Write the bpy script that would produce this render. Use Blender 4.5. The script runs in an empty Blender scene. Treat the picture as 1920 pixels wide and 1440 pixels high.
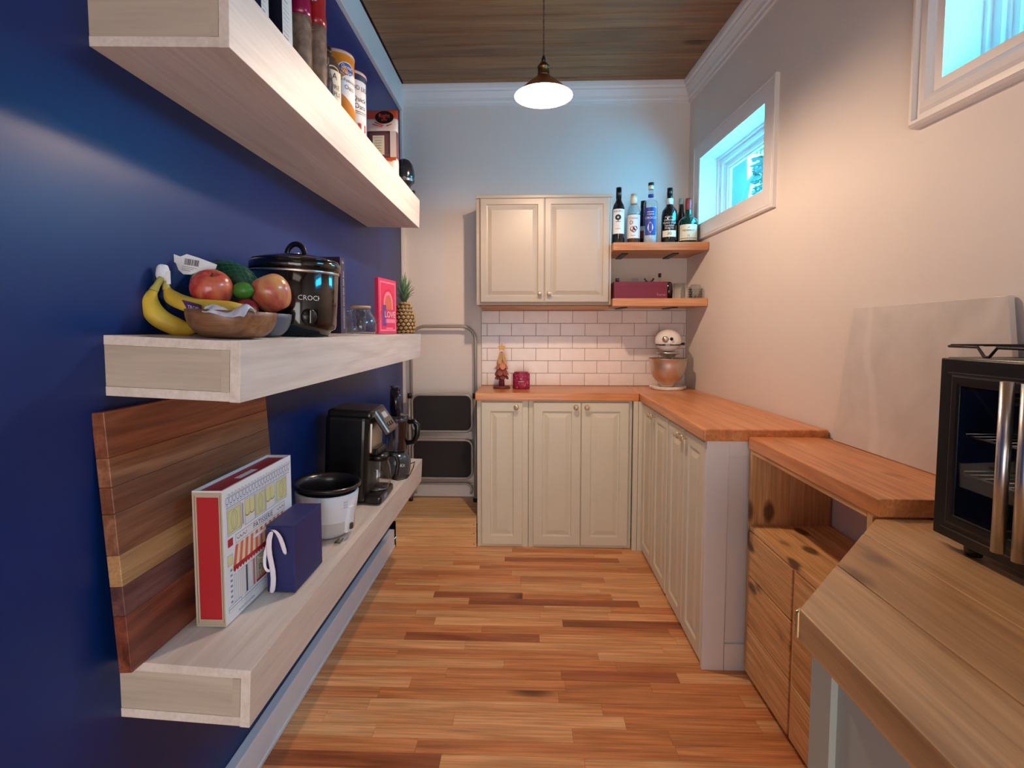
import bpy, bmesh, math, random
from mathutils import Vector, Matrix
random.seed(7)
S = bpy.context.scene
COL = S.collection
PI = math.pi

# ------------------------------------------------------------------ camera, light, exposure
CAM_H, F_PX, PX0, PY0 = 1.253, 980.0, 952.0, 680.0
YAW = math.atan(35 / 980); PITCH = math.atan(61 / 980)
FW = Vector((-math.sin(YAW) * math.cos(PITCH), math.cos(YAW) * math.cos(PITCH), -math.sin(PITCH)))
cd = bpy.data.cameras.new('camera'); cam = bpy.data.objects.new('camera', cd); COL.objects.link(cam)
cam.location = (0, 0, CAM_H)
cam.rotation_euler = (PI / 2 - PITCH, 0, YAW)
cd.sensor_width = 36; cd.lens = F_PX / 1920 * 36
cd.shift_x = (960 - PX0) / 1920; cd.shift_y = -(720 - PY0) / 1920
cd.clip_start = 0.02
S.camera = cam

W = bpy.data.worlds.new('sky'); S.world = W; W.use_nodes = True
wb = W.node_tree.nodes['Background']
wb.inputs[0].default_value = (0.038, 0.50, 0.88, 1); wb.inputs[1].default_value = 23.0

S.view_settings.view_transform = 'Standard'; S.view_settings.look = 'None'
S.view_settings.exposure = 0.45; S.view_settings.gamma = 1.0; S.view_settings.use_curve_mapping = False

def area_light(name, loc, rot, sx, sy, power, col):
    d = bpy.data.lights.new(name, 'AREA'); d.shape = 'RECTANGLE'; d.size = sx; d.size_y = sy
    d.energy = power; d.color = col
    o = bpy.data.objects.new(name, d); COL.objects.link(o); o.location = loc; o.rotation_euler = rot
    return o
# weak overhead fill light added behind the camera, not a known fitting
area_light('rear_overhead_fill', (0.25, -1.0, 2.70), (0, 0, 0), 0.9, 0.6, 2.5, (1.0, 0.88, 0.78))
# broad fill light added behind the camera, in front of the closed wall
area_light('rear_fill_light', (0.10, -1.52, 0.80), (PI / 2, 0, 0), 1.6, 1.5, 25.0, (0.98, 0.95, 0.95))
BULB, BULB_COL = 1180.0, (1.0, 0.69, 0.47, 1)      # glow of the pendant's own bulb

# ------------------------------------------------------------------ colour and materials
def lin(c):
    def f(v):
        v = v / 255.0
        return v / 12.92 if v <= 0.04045 else ((v + 0.055) / 1.055) ** 2.4
    return (f(c[0]), f(c[1]), f(c[2]), 1)

def newmat(name):
    m = bpy.data.materials.new(name); m.use_nodes = True
    nt = m.node_tree
    return m, nt, nt.nodes['Principled BSDF'], nt.nodes, nt.links

def pm(name, col, rough=0.5, metal=0.0, var=0.06, vs=9.0, bump=0.0, bs=60.0, coat=0.0, emit=0.0, trans=0.0, ior=1.45, rand=0.0):
    m, nt, b, N, L = newmat(name)
    c = lin(col)
    tc = N.new('ShaderNodeTexCoord')
    no = N.new('ShaderNodeTexNoise'); no.inputs['Scale'].default_value = vs; no.inputs['Detail'].default_value = 4
    L.new(tc.outputs['Object'], no.inputs['Vector'])
    mp = N.new('ShaderNodeMapRange'); mp.inputs[1].default_value = 0.3; mp.inputs[2].default_value = 0.7
    mp.inputs[3].default_value = 1 - var; mp.inputs[4].default_value = 1 + var
    L.new(no.outputs['Fac'], mp.inputs[0])
    hs = N.new('ShaderNodeHueSaturation'); hs.inputs['Color'].default_value = c
    if rand:
        oi = N.new('ShaderNodeObjectInfo'); mr = N.new('ShaderNodeMapRange')
        mr.inputs[3].default_value = 1 - rand; mr.inputs[4].default_value = 1 + rand
        L.new(oi.outputs['Random'], mr.inputs[0])
        mu = N.new('ShaderNodeMath'); mu.operation = 'MULTIPLY'
        L.new(mp.outputs[0], mu.inputs[0]); L.new(mr.outputs[0], mu.inputs[1]); L.new(mu.outputs[0], hs.inputs['Value'])
    else:
        L.new(mp.outputs[0], hs.inputs['Value'])
    L.new(hs.outputs[0], b.inputs['Base Color'])
    b.inputs['Roughness'].default_value = rough; b.inputs['Metallic'].default_value = metal
    b.inputs['Coat Weight'].default_value = coat; b.inputs['IOR'].default_value = ior
    b.inputs['Transmission Weight'].default_value = trans
    if emit:
        b.inputs['Emission Color'].default_value = c; b.inputs['Emission Strength'].default_value = emit
    if bump:
        n2 = N.new('ShaderNodeTexNoise'); n2.inputs['Scale'].default_value = bs; n2.inputs['Detail'].default_value = 5
        L.new(tc.outputs['Object'], n2.inputs['Vector'])
        bu = N.new('ShaderNodeBump'); bu.inputs['Strength'].default_value = bump; bu.inputs['Distance'].default_value = 0.002
        L.new(n2.outputs['Fac'], bu.inputs['Height']); L.new(bu.outputs[0], b.inputs['Normal'])
    return m

def wood(name, stops, axis='x', scale=1.0, rough=0.45, knots=0.0, rv=0.0, streak=0.35, bump=0.15, coat=0.0, knotcol=(70, 35, 18), kscale=5.0, stretch=14.0, spec=0.5):
    """stops: list of (pos, rgb) of the ring figure; axis: grain direction in object space"""
    m, nt, b, N, L = newmat(name)
    tc = N.new('ShaderNodeTexCoord'); oi = N.new('ShaderNodeObjectInfo')
    co = N.new('ShaderNodeCombineXYZ')
    for i, k in enumerate((37.0, 53.0, 71.0)):
        mu = N.new('ShaderNodeMath'); mu.operation = 'MULTIPLY'; mu.inputs[1].default_value = k
        L.new(oi.outputs['Random'], mu.inputs[0]); L.new(mu.outputs[0], co.inputs[i])
    ad = N.new('ShaderNodeVectorMath'); ad.operation = 'ADD'
    L.new(tc.outputs['Object'], ad.inputs[0]); L.new(co.outputs[0], ad.inputs[1])
    mp = N.new('ShaderNodeMapping'); s = [stretch * scale] * 3; s['xyz'.index(axis)] = scale * 1.2
    mp.inputs['Scale'].default_value = s; L.new(ad.outputs[0], mp.inputs[0])
    n1 = N.new('ShaderNodeTexNoise'); n1.inputs['Scale'].default_value = 1.6; n1.inputs['Detail'].default_value = 5
    n1.inputs['Distortion'].default_value = 0.9; L.new(mp.outputs[0], n1.inputs['Vector'])
    cr = N.new('ShaderNodeValToRGB'); el = cr.color_ramp.elements
    el[0].position, el[0].color = stops[0][0], lin(stops[0][1]); el[1].position, el[1].color = stops[-1][0], lin(stops[-1][1])
    for p, c in stops[1:-1]:
        e = el.new(p); e.color = lin(c)
    L.new(n1.outputs['Fac'], cr.inputs[0])
    # fine streaks
    mp2 = N.new('ShaderNodeMapping'); s2 = [90 * scale] * 3; s2['xyz'.index(axis)] = 3.0 * scale
    mp2.inputs['Scale'].default_value = s2; L.new(ad.outputs[0], mp2.inputs[0])
    n2 = N.new('ShaderNodeTexNoise'); n2.inputs['Scale'].default_value = 1.5; n2.inputs['Detail'].default_value = 6
    L.new(mp2.outputs[0], n2.inputs['Vector'])
    mr = N.new('ShaderNodeMapRange'); mr.inputs[1].default_value = 0.3; mr.inputs[2].default_value = 0.7
    mr.inputs[3].default_value = 1 - streak * 0.6; mr.inputs[4].default_value = 1 + streak * 0.4
    L.new(n2.outputs['Fac'], mr.inputs[0])
    hs = N.new('ShaderNodeHueSaturation'); L.new(cr.outputs[0], hs.inputs['Color'])
    if rv:
        m3 = N.new('ShaderNodeMapRange'); m3.inputs[3].default_value = 1 - rv; m3.inputs[4].default_value = 1 + rv * 0.7
        wn = N.new('ShaderNodeTexWhiteNoise'); wn.noise_dimensions = '1D'; L.new(oi.outputs['Random'], wn.inputs['W'])
        L.new(wn.outputs['Value'], m3.inputs[0])
        mu = N.new('ShaderNodeMath'); mu.operation = 'MULTIPLY'; L.new(mr.outputs[0], mu.inputs[0]); L.new(m3.outputs[0], mu.inputs[1])
        L.new(mu.outputs[0], hs.inputs['Value'])
    else:
        L.new(mr.outputs[0], hs.inputs['Value'])
    out = hs.outputs[0]
    if knots:
        mk = N.new('ShaderNodeMapping'); sk = [kscale] * 3; sk['xyz'.index(axis)] = kscale * 0.5
        mk.inputs['Scale'].default_value = sk; L.new(ad.outputs[0], mk.inputs[0])
        nd = N.new('ShaderNodeTexNoise'); nd.inputs['Scale'].default_value = 4; L.new(mk.outputs[0], nd.inputs['Vector'])
        av = N.new('ShaderNodeVectorMath'); av.operation = 'SCALE'; av.inputs['Scale'].default_value = 0.10
        L.new(nd.outputs['Color'], av.inputs[0])
        a2 = N.new('ShaderNodeVectorMath'); a2.operation = 'ADD'; L.new(mk.outputs[0], a2.inputs[0]); L.new(av.outputs[0], a2.inputs[1])
        vo = N.new('ShaderNodeTexVoronoi'); vo.inputs['Scale'].default_value = 1.0; L.new(a2.outputs[0], vo.inputs['Vector'])
        kr = N.new('ShaderNodeMapRange'); kr.interpolation_type = 'SMOOTHSTEP'
        kr.inputs[1].default_value = 0.11 * knots; kr.inputs[2].default_value = 0.25 * knots
        kr.inputs[3].default_value = 0.85; kr.inputs[4].default_value = 0.0
        L.new(vo.outputs['Distance'], kr.inputs[0])
        mx = N.new('ShaderNodeMix'); mx.data_type = 'RGBA'
        L.new(kr.outputs[0], mx.inputs[0]); L.new(out, mx.inputs[6]); mx.inputs[7].default_value = lin(knotcol)
        out = mx.outputs[2]
    L.new(out, b.inputs['Base Color'])
    b.inputs['Roughness'].default_value = rough; b.inputs['Coat Weight'].default_value = coat
    b.inputs['Specular IOR Level'].default_value = spec
    if bump:
        bu = N.new('ShaderNodeBump'); bu.inputs['Strength'].default_value = bump; bu.inputs['Distance'].default_value = 0.001
        L.new(n2.outputs['Fac'], bu.inputs['Height']); L.new(bu.outputs[0], b.inputs['Normal'])
    return m

def pane_mat(name, tint=(1, 1, 1), refl=0.07):
    m, nt, b, N, L = newmat(name); N.remove(b)
    t = N.new('ShaderNodeBsdfTransparent'); t.inputs[0].default_value = (*tint, 1)
    g = N.new('ShaderNodeBsdfGlossy'); g.inputs['Roughness'].default_value = 0.02
    lw = N.new('ShaderNodeLayerWeight'); lw.inputs['Blend'].default_value = 0.5
    po = N.new('ShaderNodeMath'); po.operation = 'POWER'; po.inputs[1].default_value = 4.0; L.new(lw.outputs['Facing'], po.inputs[0])
    fr = N.new('ShaderNodeMapRange'); fr.inputs[3].default_value = refl * 0.5; fr.inputs[4].default_value = 0.85; L.new(po.outputs[0], fr.inputs[0])
    mx = N.new('ShaderNodeMixShader'); L.new(fr.outputs[0], mx.inputs[0]); L.new(t.outputs[0], mx.inputs[1]); L.new(g.outputs[0], mx.inputs[2])
    L.new(mx.outputs[0], N['Material Output'].inputs[0])
    return m

M = {}
M['wall_white'] = pm('wall_white', (236, 228, 220), 0.62, var=0.015, vs=3, bump=0.05, bs=180)
M['trim_white'] = pm('trim_white', (238, 234, 230), 0.35, var=0.02, vs=4)
M['blue_lit_white'] = pm('blue_lit_white_paint', (226, 240, 255), 0.3, var=0.02, vs=4)  # white trim with the window's blue light mixed into its colour, for the baseboard
M['navy'] = pm('navy_wall_paint', (4, 40, 100), 0.36, var=0.08, vs=3, bump=0.05, bs=150)
M['navy'].node_tree.nodes['Principled BSDF'].inputs['Specular IOR Level'].default_value = 0.4
M['cab_paint'] = pm('cabinet_paint', (228, 222, 202), 0.38, var=0.03, vs=5, bump=0.06, bs=120)
M['cab_grey'] = pm('grey_cabinet_paint', (172, 178, 168), 0.4, var=0.03, vs=5)
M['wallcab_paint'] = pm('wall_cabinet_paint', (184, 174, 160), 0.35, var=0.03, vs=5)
M['tile'] = pm('glazed_tile', (246, 238, 234), 0.22, var=0.03, vs=20, rand=0.03, bump=0.05, bs=30)
M['grout'] = pm('grout', (150, 138, 128), 0.85)
M['floor_strip'] = [
    wood('floor_light', [(0.25, (212, 146, 96)), (0.5, (238, 178, 124)), (0.75, (248, 200, 148))], 'x', 1.0, 0.38, 0.5, 0.10, 0.5, kscale=2.2, spec=0.35),
    wood('floor_mid', [(0.25, (190, 118, 70)), (0.5, (222, 148, 94)), (0.75, (238, 170, 114))], 'x', 1.0, 0.38, 0.5, 0.10, 0.5, kscale=2.2, spec=0.35),
    wood('floor_dark', [(0.25, (142, 80, 50)), (0.5, (178, 106, 68)), (0.75, (200, 128, 86))], 'x', 1.0, 0.38, 0.6, 0.10, 0.5, kscale=2.2, spec=0.35)]
M['subfloor'] = pm('subfloor_dark', (60, 36, 22), 0.8)
M['ceil'] = wood('ceiling_pine', [(0.2, (112, 74, 44)), (0.5, (144, 100, 62)), (0.8, (166, 120, 78))], 'x', 0.8, 0.5, 0.55, 0.2, 0.3, kscale=3.0)
M['birch'] = wood('birch_ply', [(0.2, (204, 190, 176)), (0.5, (222, 210, 198)), (0.8, (232, 222, 212))], 'y', 1.0, 0.5, 0.0, 0.03, 0.14)
M['birch_x'] = wood('birch_ply_end', [(0.2, (170, 156, 138)), (0.5, (190, 176, 158)), (0.8, (204, 190, 172))], 'x', 1.0, 0.5, 0.0, 0.03, 0.12)
M['counter'] = wood('counter_wood_x', [(0.2, (190, 112, 52)), (0.5, (224, 142, 76)), (0.8, (240, 168, 100))], 'x', 0.9, 0.33, 0.5, 0.05, 0.35, kscale=2.5, coat=0.15)
M['counter_y'] = wood('counter_wood_y', [(0.2, (186, 112, 62)), (0.5, (220, 142, 84)), (0.8, (238, 168, 110))], 'y', 0.9, 0.33, 0.4, 0.05, 0.35, kscale=2.5, coat=0.15)
M['slab_y'] = wood('worktop_wood_y', [(0.15, (140, 98, 60)), (0.45, (194, 148, 100)), (0.8, (222, 180, 130))], 'y', 0.9, 0.40, 0.8, 0.06, 0.32, kscale=5.5, stretch=8.0, coat=0.1)
M['pine'] = wood('knotty_pine_x', [(0.2, (208, 152, 96)), (0.5, (234, 184, 126)), (0.8, (244, 204, 150))], 'x', 1.2, 0.5, 0.6, 0.05, 0.35, kscale=6)
M['pine_y'] = wood('knotty_pine_y', [(0.2, (196, 140, 84)), (0.48, (232, 180, 120)), (0.8, (246, 204, 148))], 'y', 1.4, 0.5, 1.1, 0.05, 0.5, kscale=11)
M['pine_z'] = wood('knotty_pine_z', [(0.2, (208, 152, 96)), (0.5, (234, 184, 126)), (0.8, (244, 204, 150))], 'z', 1.2, 0.5, 1.1, 0.05, 0.4, kscale=10)
M['barwood'] = wood('shelf_board_wood', [(0.2, (176, 108, 66)), (0.5, (208, 148, 104)), (0.8, (224, 176, 136))], 'x', 1.0, 0.45, 0.7, 0.05, 0.25, kscale=5)
M['brass'] = pm('brass', (214, 190, 140), 0.25, 1.0, 0.04)
M['oldbrass'] = pm('antique_brass', (120, 92, 58), 0.32, 1.0, 0.1)
M['black_metal'] = pm('black_metal', (28, 28, 32), 0.4, 0.4)
M['black_plastic'] = pm('black_plastic', (14, 14, 17), 0.28, coat=0.2)
M['black_gloss'] = pm('black_gloss', (8, 9, 12), 0.12, coat=0.6)
M['grey_metal'] = pm('grey_enamel_tube', (168, 164, 158), 0.35, 0.25)
M['steel'] = pm('brushed_steel', (214, 208, 202), 0.3, 1.0, 0.05)
M['dark_steel'] = pm('dark_steel', (110, 108, 108), 0.3, 1.0, 0.05)
M['white_gloss'] = pm('white_enamel', (240, 236, 230), 0.18, coat=0.4, var=0.01)
M['white_plastic'] = pm('white_plastic', (226, 230, 236), 0.32, var=0.01)
M['rubber'] = pm('dark_tread_rubber', (34, 32, 34), 0.75, bump=0.4, bs=400)
M['glass'] = pane_mat('clear_glass', (0.93, 0.95, 0.96), 0.09)
M['window_pane'] = pane_mat('window_pane_glass', (0.97, 0.99, 1.0), 0.06)
M['white_paper'] = pm('white_paper', (232, 232, 232), 0.6, var=0.01)
M['dark_ink'] = pm('dark_ink', (32, 34, 48), 0.6)
M['lt_ink'] = pm('white_ink', (226, 224, 220), 0.5)

# ------------------------------------------------------------------ mesh helpers
class MB:
    def __init__(s, T=None): s.v, s.f, s.mi, s.sm, s.T = [], [], [], [], T or Matrix()
    def add(s, vs, fs, m=0, smooth=False):
        k = len(s.v); s.v += [tuple(s.T @ Vector(p)) for p in vs]
        for f in fs: s.f.append([k + i for i in f]); s.mi.append(m); s.sm.append(smooth)
        return s
    def box(s, x0, x1, y0, y1, z0, z1, m=0):
        if x0 > x1: x0, x1 = x1, x0
        if y0 > y1: y0, y1 = y1, y0
        if z0 > z1: z0, z1 = z1, z0
        return s.add([(x0, y0, z0), (x1, y0, z0), (x1, y1, z0), (x0, y1, z0), (x0, y0, z1), (x1, y0, z1), (x1, y1, z1), (x0, y1, z1)],
                     [(3, 2, 1, 0), (4, 5, 6, 7), (0, 1, 5, 4), (1, 2, 6, 5), (2, 3, 7, 6), (3, 0, 4, 7)], m)
    def hexa(s, p, m=0):
        """8 points: bottom ring 0-3, top ring 4-7"""
        return s.add(p, [(3, 2, 1, 0), (4, 5, 6, 7), (0, 1, 5, 4), (1, 2, 6, 5), (2, 3, 7, 6), (3, 0, 4, 7)], m)
    def prism(s, pts, z0, z1, m=0, axis='z', smooth=False):
        n = len(pts)
        def mk(u, v, w): return {'z': (u, v, w), 'y': (u, w, v), 'x': (w, u, v)}[axis]
        vs = [mk(u, v, z0) for u, v in pts] + [mk(u, v, z1) for u, v in pts]
        fs = [list(range(n - 1, -1, -1)), list(range(n, 2 * n))]
        s.add(vs, fs, m); k = len(s.v) - 2 * n
        for i in range(n):
            j = (i + 1) % n; s.f.append([k + i, k + j, k + n + j, k + n + i]); s.mi.append(m); s.sm.append(smooth)
        return s
    def lathe(s, prof, seg=32, c=(0, 0, 0), m=0, smooth=True, sx=1.0, sy=1.0, axis='z', a0=0.0, a1=2 * PI, cap=True):
        full = abs(a1 - a0 - 2 * PI) < 1e-6; n = seg if full else seg + 1
        vs, fs = [], []
        for r, z in prof:
            for i in range(n):
                a = a0 + (a1 - a0) * i / seg
                x, y = r * math.cos(a) * sx, r * math.sin(a) * sy
                p = {'z': (x, y, z), 'y': (x, z, y), 'x': (z, x, y)}[axis]
                vs.append((c[0] + p[0], c[1] + p[1], c[2] + p[2]))
        for k in range(len(prof) - 1):
            for i in range(seg):
                j = (i + 1) % n
                fs.append((k * n + i, k * n + j, (k + 1) * n + j, (k + 1) * n + i))
        s.add(vs, fs, m, smooth)
        if full and cap:
            b = len(s.v) - len(vs)
            if prof[0][0] > 1e-5: s.f.append([b + i for i in range(n - 1, -1, -1)]); s.mi.append(m); s.sm.append(False)
            if prof[-1][0] > 1e-5: s.f.append([b + (len(prof) - 1) * n + i for i in range(n)]); s.mi.append(m); s.sm.append(False)
        return s
    def sphere(s, c, r, m=0, sx=1, sy=1, sz=1, seg=20, rings=12):
        prof = [(max(r * math.sin(PI * i / rings), 1e-6), -r * sz * math.cos(PI * i / rings)) for i in range(rings + 1)]
        return s.lathe(prof, seg, c, m, True, sx, sy)
    def tube(s, pts, r, seg=10, m=0, closed=False, sy=1.0):
        pts = [Vector(p) for p in pts]; n = len(pts)
        rs = r if isinstance(r, (list, tuple)) else [r] * n
        vs, fs = [], []; up = None
        for i, p in enumerate(pts):
            t = (pts[(i + 1) % n] - pts[i - 1]) if closed else (pts[min(i + 1, n - 1)] - pts[max(i - 1, 0)])
            t.normalize()
            if up is None:
                up = Vector((0, 0, 1)) if abs(t.z) < 0.9 else Vector((1, 0, 0))
            a = t.cross(up)
            if a.length < 1e-4: a = t.cross(Vector((0.3, 1, 0.2)))
            a.normalize(); b = a.cross(t); up = b
            for k in range(seg):
                an = 2 * PI * k / seg
                vs.append(tuple(p + a * math.cos(an) * rs[i] + b * math.sin(an) * rs[i] * sy))
        for i in range(n if closed else n - 1):
            for k in range(seg):
                j = (k + 1) % seg; i2 = (i + 1) % n
                fs.append((i * seg + k, i * seg + j, i2 * seg + j, i2 * seg + k))
        s.add(vs, fs, m, True)
        if not closed:
            b = len(s.v) - len(vs)
            s.f.append([b + k for k in range(seg - 1, -1, -1)]); s.mi.append(m); s.sm.append(False)
            s.f.append([b + (n - 1) * seg + k for k in range(seg)]); s.mi.append(m); s.sm.append(False)
        return s
    def build(s, name, mats, parent=None, bevel=0.0, segs=2, sub=0, solid=0.0, fixn=True):
        pr_ = name in ('label_print', 'lettering', 'printed_flowers', 'painted_lettering', 'panel_print', 'fruit_print')
        me = bpy.data.meshes.new(name); me.from_pydata(s.v, [], s.f)
        if not isinstance(mats, (list, tuple)): mats = [mats]
        for k in mats: me.materials.append(M[k] if isinstance(k, str) else k)
        me.polygons.foreach_set('material_index', s.mi); me.polygons.foreach_set('use_smooth', s.sm)
        if fixn:
            bm = bmesh.new(); bm.from_mesh(me); bmesh.ops.remove_doubles(bm, verts=bm.verts, dist=2e-6)
            bmesh.ops.recalc_face_normals(bm, faces=bm.faces); bm.to_mesh(me); bm.free()
        me.update()
        o = bpy.data.objects.new(name, me); COL.objects.link(o)
        if parent: o.parent = parent
        if pr_: o['kind'] = 'stuff'
        if solid:
            d = o.modifiers.new('solid', 'SOLIDIFY'); d.thickness = solid; d.offset = 0
        if bevel:
            d = o.modifiers.new('bevel', 'BEVEL'); d.width = bevel; d.segments = segs; d.limit_method = 'ANGLE'; d.angle_limit = 0.7
        if sub:
            d = o.modifiers.new('sub', 'SUBSURF'); d.levels = sub; d.render_levels = sub
        return o

def thing(name, label, cat, loc=(0, 0, 0), rz=0.0, group=None, rx=0.0, ry=0.0):
    o = bpy.data.objects.new(name, None); COL.objects.link(o); o.location = loc; o.rotation_euler = (rx, ry, rz)
    o.empty_display_size = 0.05
    o['label'] = label; o['category'] = cat
    if group: o['group'] = group
    return o
def tag(o, label, cat, group=None):
    o['label'] = label; o['category'] = cat
    if group: o['group'] = group
    return o
def struct(o, label=None):
    o['kind'] = 'structure'
    if label: o['label'] = label
    return o
def lab(o, t): o['label'] = t; return o
def at(px, py, Y):
    """the point at depth Y seen at photo pixel px,py (1920x1440)"""
    rt = Vector((math.cos(YAW), math.sin(YAW), 0)); up = rt.cross(FW)
    r = FW * F_PX + rt * (px - PX0) - up * (py - PY0)
    return Vector((0, 0, CAM_H)) + r * (Y / r.y)
def dup(root):
    r = root.copy(); COL.objects.link(r)
    for ch in list(root.children):
        c = ch.copy(); COL.objects.link(c); c.parent = r
        for g in ch.children:
            d = g.copy(); COL.objects.link(d); d.parent = c
    return r
_dg = None
def text_geo(txt, size, th=0.0003):
    cu = bpy.data.curves.new('tmp', 'FONT'); cu.body = txt; cu.size = size; cu.align_x = 'CENTER'; cu.align_y = 'CENTER'
    cu.resolution_u = 2
    o = bpy.data.objects.new('tmp', cu); COL.objects.link(o)
    bpy.context.view_layer.update()
    me = o.evaluated_get(bpy.context.evaluated_depsgraph_get()).to_mesh()
    vs = [tuple(v.co) for v in me.vertices]; fs = [tuple(p.vertices) for p in me.polygons]
    bpy.data.objects.remove(o); bpy.data.curves.remove(cu)
    return vs, fs
def put_text(mb, txt, size, org, right, up, m=0, off=0.0006, sx=1.0):
    vs, fs = text_geo(txt, size)
    right = Vector(right).normalized(); up = Vector(up).normalized(); n = right.cross(up); org = Vector(org)
    mb.add([tuple(org + right * v[0] * sx + up * v[1] + n * off) for v in vs], fs, m)
def bend_text(mb, txt, size, R, z, ang, m=0, sx=1.0):
    """lettering wrapped on a vertical cylinder of radius R about the local z axis, centred at angle ang"""
    vs, fs = text_geo(txt, size)
    mb.add([(R * math.cos(ang + v[0] * sx / R), R * math.sin(ang + v[0] * sx / R), z + v[1]) for v in vs], fs, m)
def patch(mb, R, z0, z1, a0, a1, m=0, n=10):
    vs = [(R * math.cos(a0 + (a1 - a0) * i / n), R * math.sin(a0 + (a1 - a0) * i / n), z) for z in (z0, z1) for i in range(n + 1)]
    mb.add(vs, [(i, i + 1, n + 2 + i, n + 1 + i) for i in range(n)], m, True)

# ------------------------------------------------------------------ ROOM
XL, YB, ZC = -0.79, 3.33, 2.765
WS = 0.0525                                   # the right wall is not quite square to the back wall
def xr(y): return 1.0 + (YB - y) * WS
_d = Vector((WS, -1, 0)).normalized(); _n = Vector((1, WS, 0)).normalized()
TR = Matrix(((_d.x, _n.x, 0, 1.0), (_d.y, _n.y, 0, YB), (0, 0, 1, 0), (0, 0, 0, 1)))   # u along right wall towards camera, v outwards, z

Y0 = -1.6
# floor
fl = struct(MB().box(XL, 1.27, Y0, YB, -0.03, -0.004).build('floor', 'subfloor'))
rng = random.Random(11)
PW = 0.0565
y = YB; row = 0; tmplt = {}
weights = [0.48, 0.36, 0.16]
lastk = 0
while y > 0.05:
    x = XL - rng.random() * 0.5
    while x < 1.13:
        ln = rng.choice((0.30, 0.42, 0.55, 0.62, 0.78))
        a, b = max(x, XL), min(x + ln, 1.14)
        if b - a > 0.02 and not (y < 0.9 and a > 0.6):
            k = rng.choices((0, 1, 2), weights)[0]
            if k == 2 and lastk == 2: k = 0
            lastk = k
            o = MB().box(-(b - a) / 2 + 0.0004, (b - a) / 2 - 0.0004, -PW / 2 + 0.0004, PW / 2 - 0.0004, -0.004, 0).build('plank', M['floor_strip'][k], fl)
            o.location = ((a + b) / 2, y - PW / 2, 0)
        x += ln
    y -= PW; row += 1
rest = MB()
while y > Y0:
    x = XL - rng.random() * 0.4
    while x < 1.2:
        ln = rng.choice((0.42, 0.55, 0.78)); a, b = max(x, XL), min(x + ln, 1.2)
        if b - a > 0.02: rest.box(a + 0.0004, b - 0.0004, y - PW + 0.0004, y - 0.0004, -0.004, 0, rng.randrange(3))
        x += ln
    y -= PW
o = rest.build('plank_field', M['floor_strip'], fl); o['kind'] = 'stuff'
# ceiling of pine boards
ce = struct(MB().box(XL - 0.1, 1.35, Y0, YB + 0.1, ZC + 0.012, ZC + 0.05).build('ceiling', 'subfloor'))
BW = 0.1265; y = YB + 0.045; i = 0
while y > Y0:
    w = BW
    o = MB().box(-1.0, 1.0, -w / 2 + 0.0022, w / 2 - 0.0022, 0, 0.014).build('plank', 'ceil', ce, bevel=0.004, segs=1)
    dz = rng.uniform(-0.0012, 0.0012)
    o.location = (0.24, y - w / 2, ZC + dz); y -= w; i += 1

# walls
wl = struct(MB().box(XL - 0.1, XL, Y0, YB, 0, ZC + 0.01).build('wall_left', 'navy'))
wbk = struct(MB().box(XL - 0.1, 1.2, YB, YB + 0.1, 0, ZC + 0.01).build('wall_back', 'wall_white'))
struct(MB().box(XL - 0.1, 1.45, Y0 - 0.1, Y0, 0, ZC + 0.01).build('wall_front', 'wall_white'))
# right wall with two high windows
W1 = dict(u0=0.205, u1=0.965, z0=1.852, z1=2.250)          # far window opening
W2 = dict(u0=1.872, u1=2.642, z0=1.900, z1=2.310)          # near window opening
TH = 0.16
mb = MB(TR)
def wall_span(u0, u1, z0, z1): mb.box(u0, u1, 0, TH, z0, z1)
UEND = YB - Y0
wall_span(0, W1['u0'], 0, ZC + 0.01)
wall_span(W1['u0'], W1['u1'], 0, W1['z0']); wall_span(W1['u0'], W1['u1'], W1['z1'], ZC + 0.01)
wall_span(W1['u1'], W2['u0'], 0, ZC + 0.01)
wall_span(W2['u0'], W2['u1'], 0, W2['z0']); wall_span(W2['u0'], W2['u1'], W2['z1'], ZC + 0.01)
wall_span(W2['u1'], UEND, 0, ZC + 0.01)
struct(mb.build('wall_right', 'wall_white'))

def ring(mb, u0, u1, z0, z1, prof, m=0):
    """mitred moulding round an opening; prof = list of (inset outward from the opening, v)"""
    n = len(prof); vs, fs = [], []
    for (su, sz) in ((0, 0), (1, 0), (1, 1), (0, 1)):
        for d, v in prof:
            vs.append(((u1 + d) if su else (u0 - d), v, (z1 + d) if sz else (z0 - d)))
    for c in range(4):
        c2 = (c + 1) % 4
        for k in range(n - 1):
            fs.append((c * n + k, c2 * n + k, c2 * n + k + 1, c * n + k + 1))
    mb.add(vs, fs, m)

def window(i, w, prof):
    u0, u1, z0, z1 = w['u0'], w['u1'], w['z0'], w['z1']
    cs = MB(TR); ring(cs, u0, u1, z0, z1, prof)
    root = struct(cs.build('window_%d' % i, 'trim_white'))
    j = MB(TR)
    ring(j, u0, u1, z0, z1, [(0.0, -0.016), (-0.012, -0.016), (-0.012, 0.095)])
    j.build('window_jamb', 'trim_white', root)
    f = MB(TR)                                    # fixed frame: stepped vinyl profile
    ring(f, u0, u1, z0, z1, [(-0.012, 0.085), (-0.024, 0.085), (-0.024, 0.098), (-0.050, 0.098), (-0.050, 0.112), (-0.058, 0.112), (-0.058, 0.135), (0.0, 0.135)])
    f.build('window_frame', 'trim_white', root)
    s = MB(TR)
    ring(s, u0, u1, z0, z1, [(-0.058, 0.118), (-0.078, 0.118), (-0.082, 0.126), (-0.090, 0.126), (-0.090, 0.14), (-0.058, 0.14)])
    s.build('sash', 'trim_white', root)
    MB(TR).box(u0 + 0.085, u1 - 0.085, 0.130, 0.134, z0 + 0.085, z1 - 0.085).build('pane', 'window_pane', root)
    return root
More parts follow.
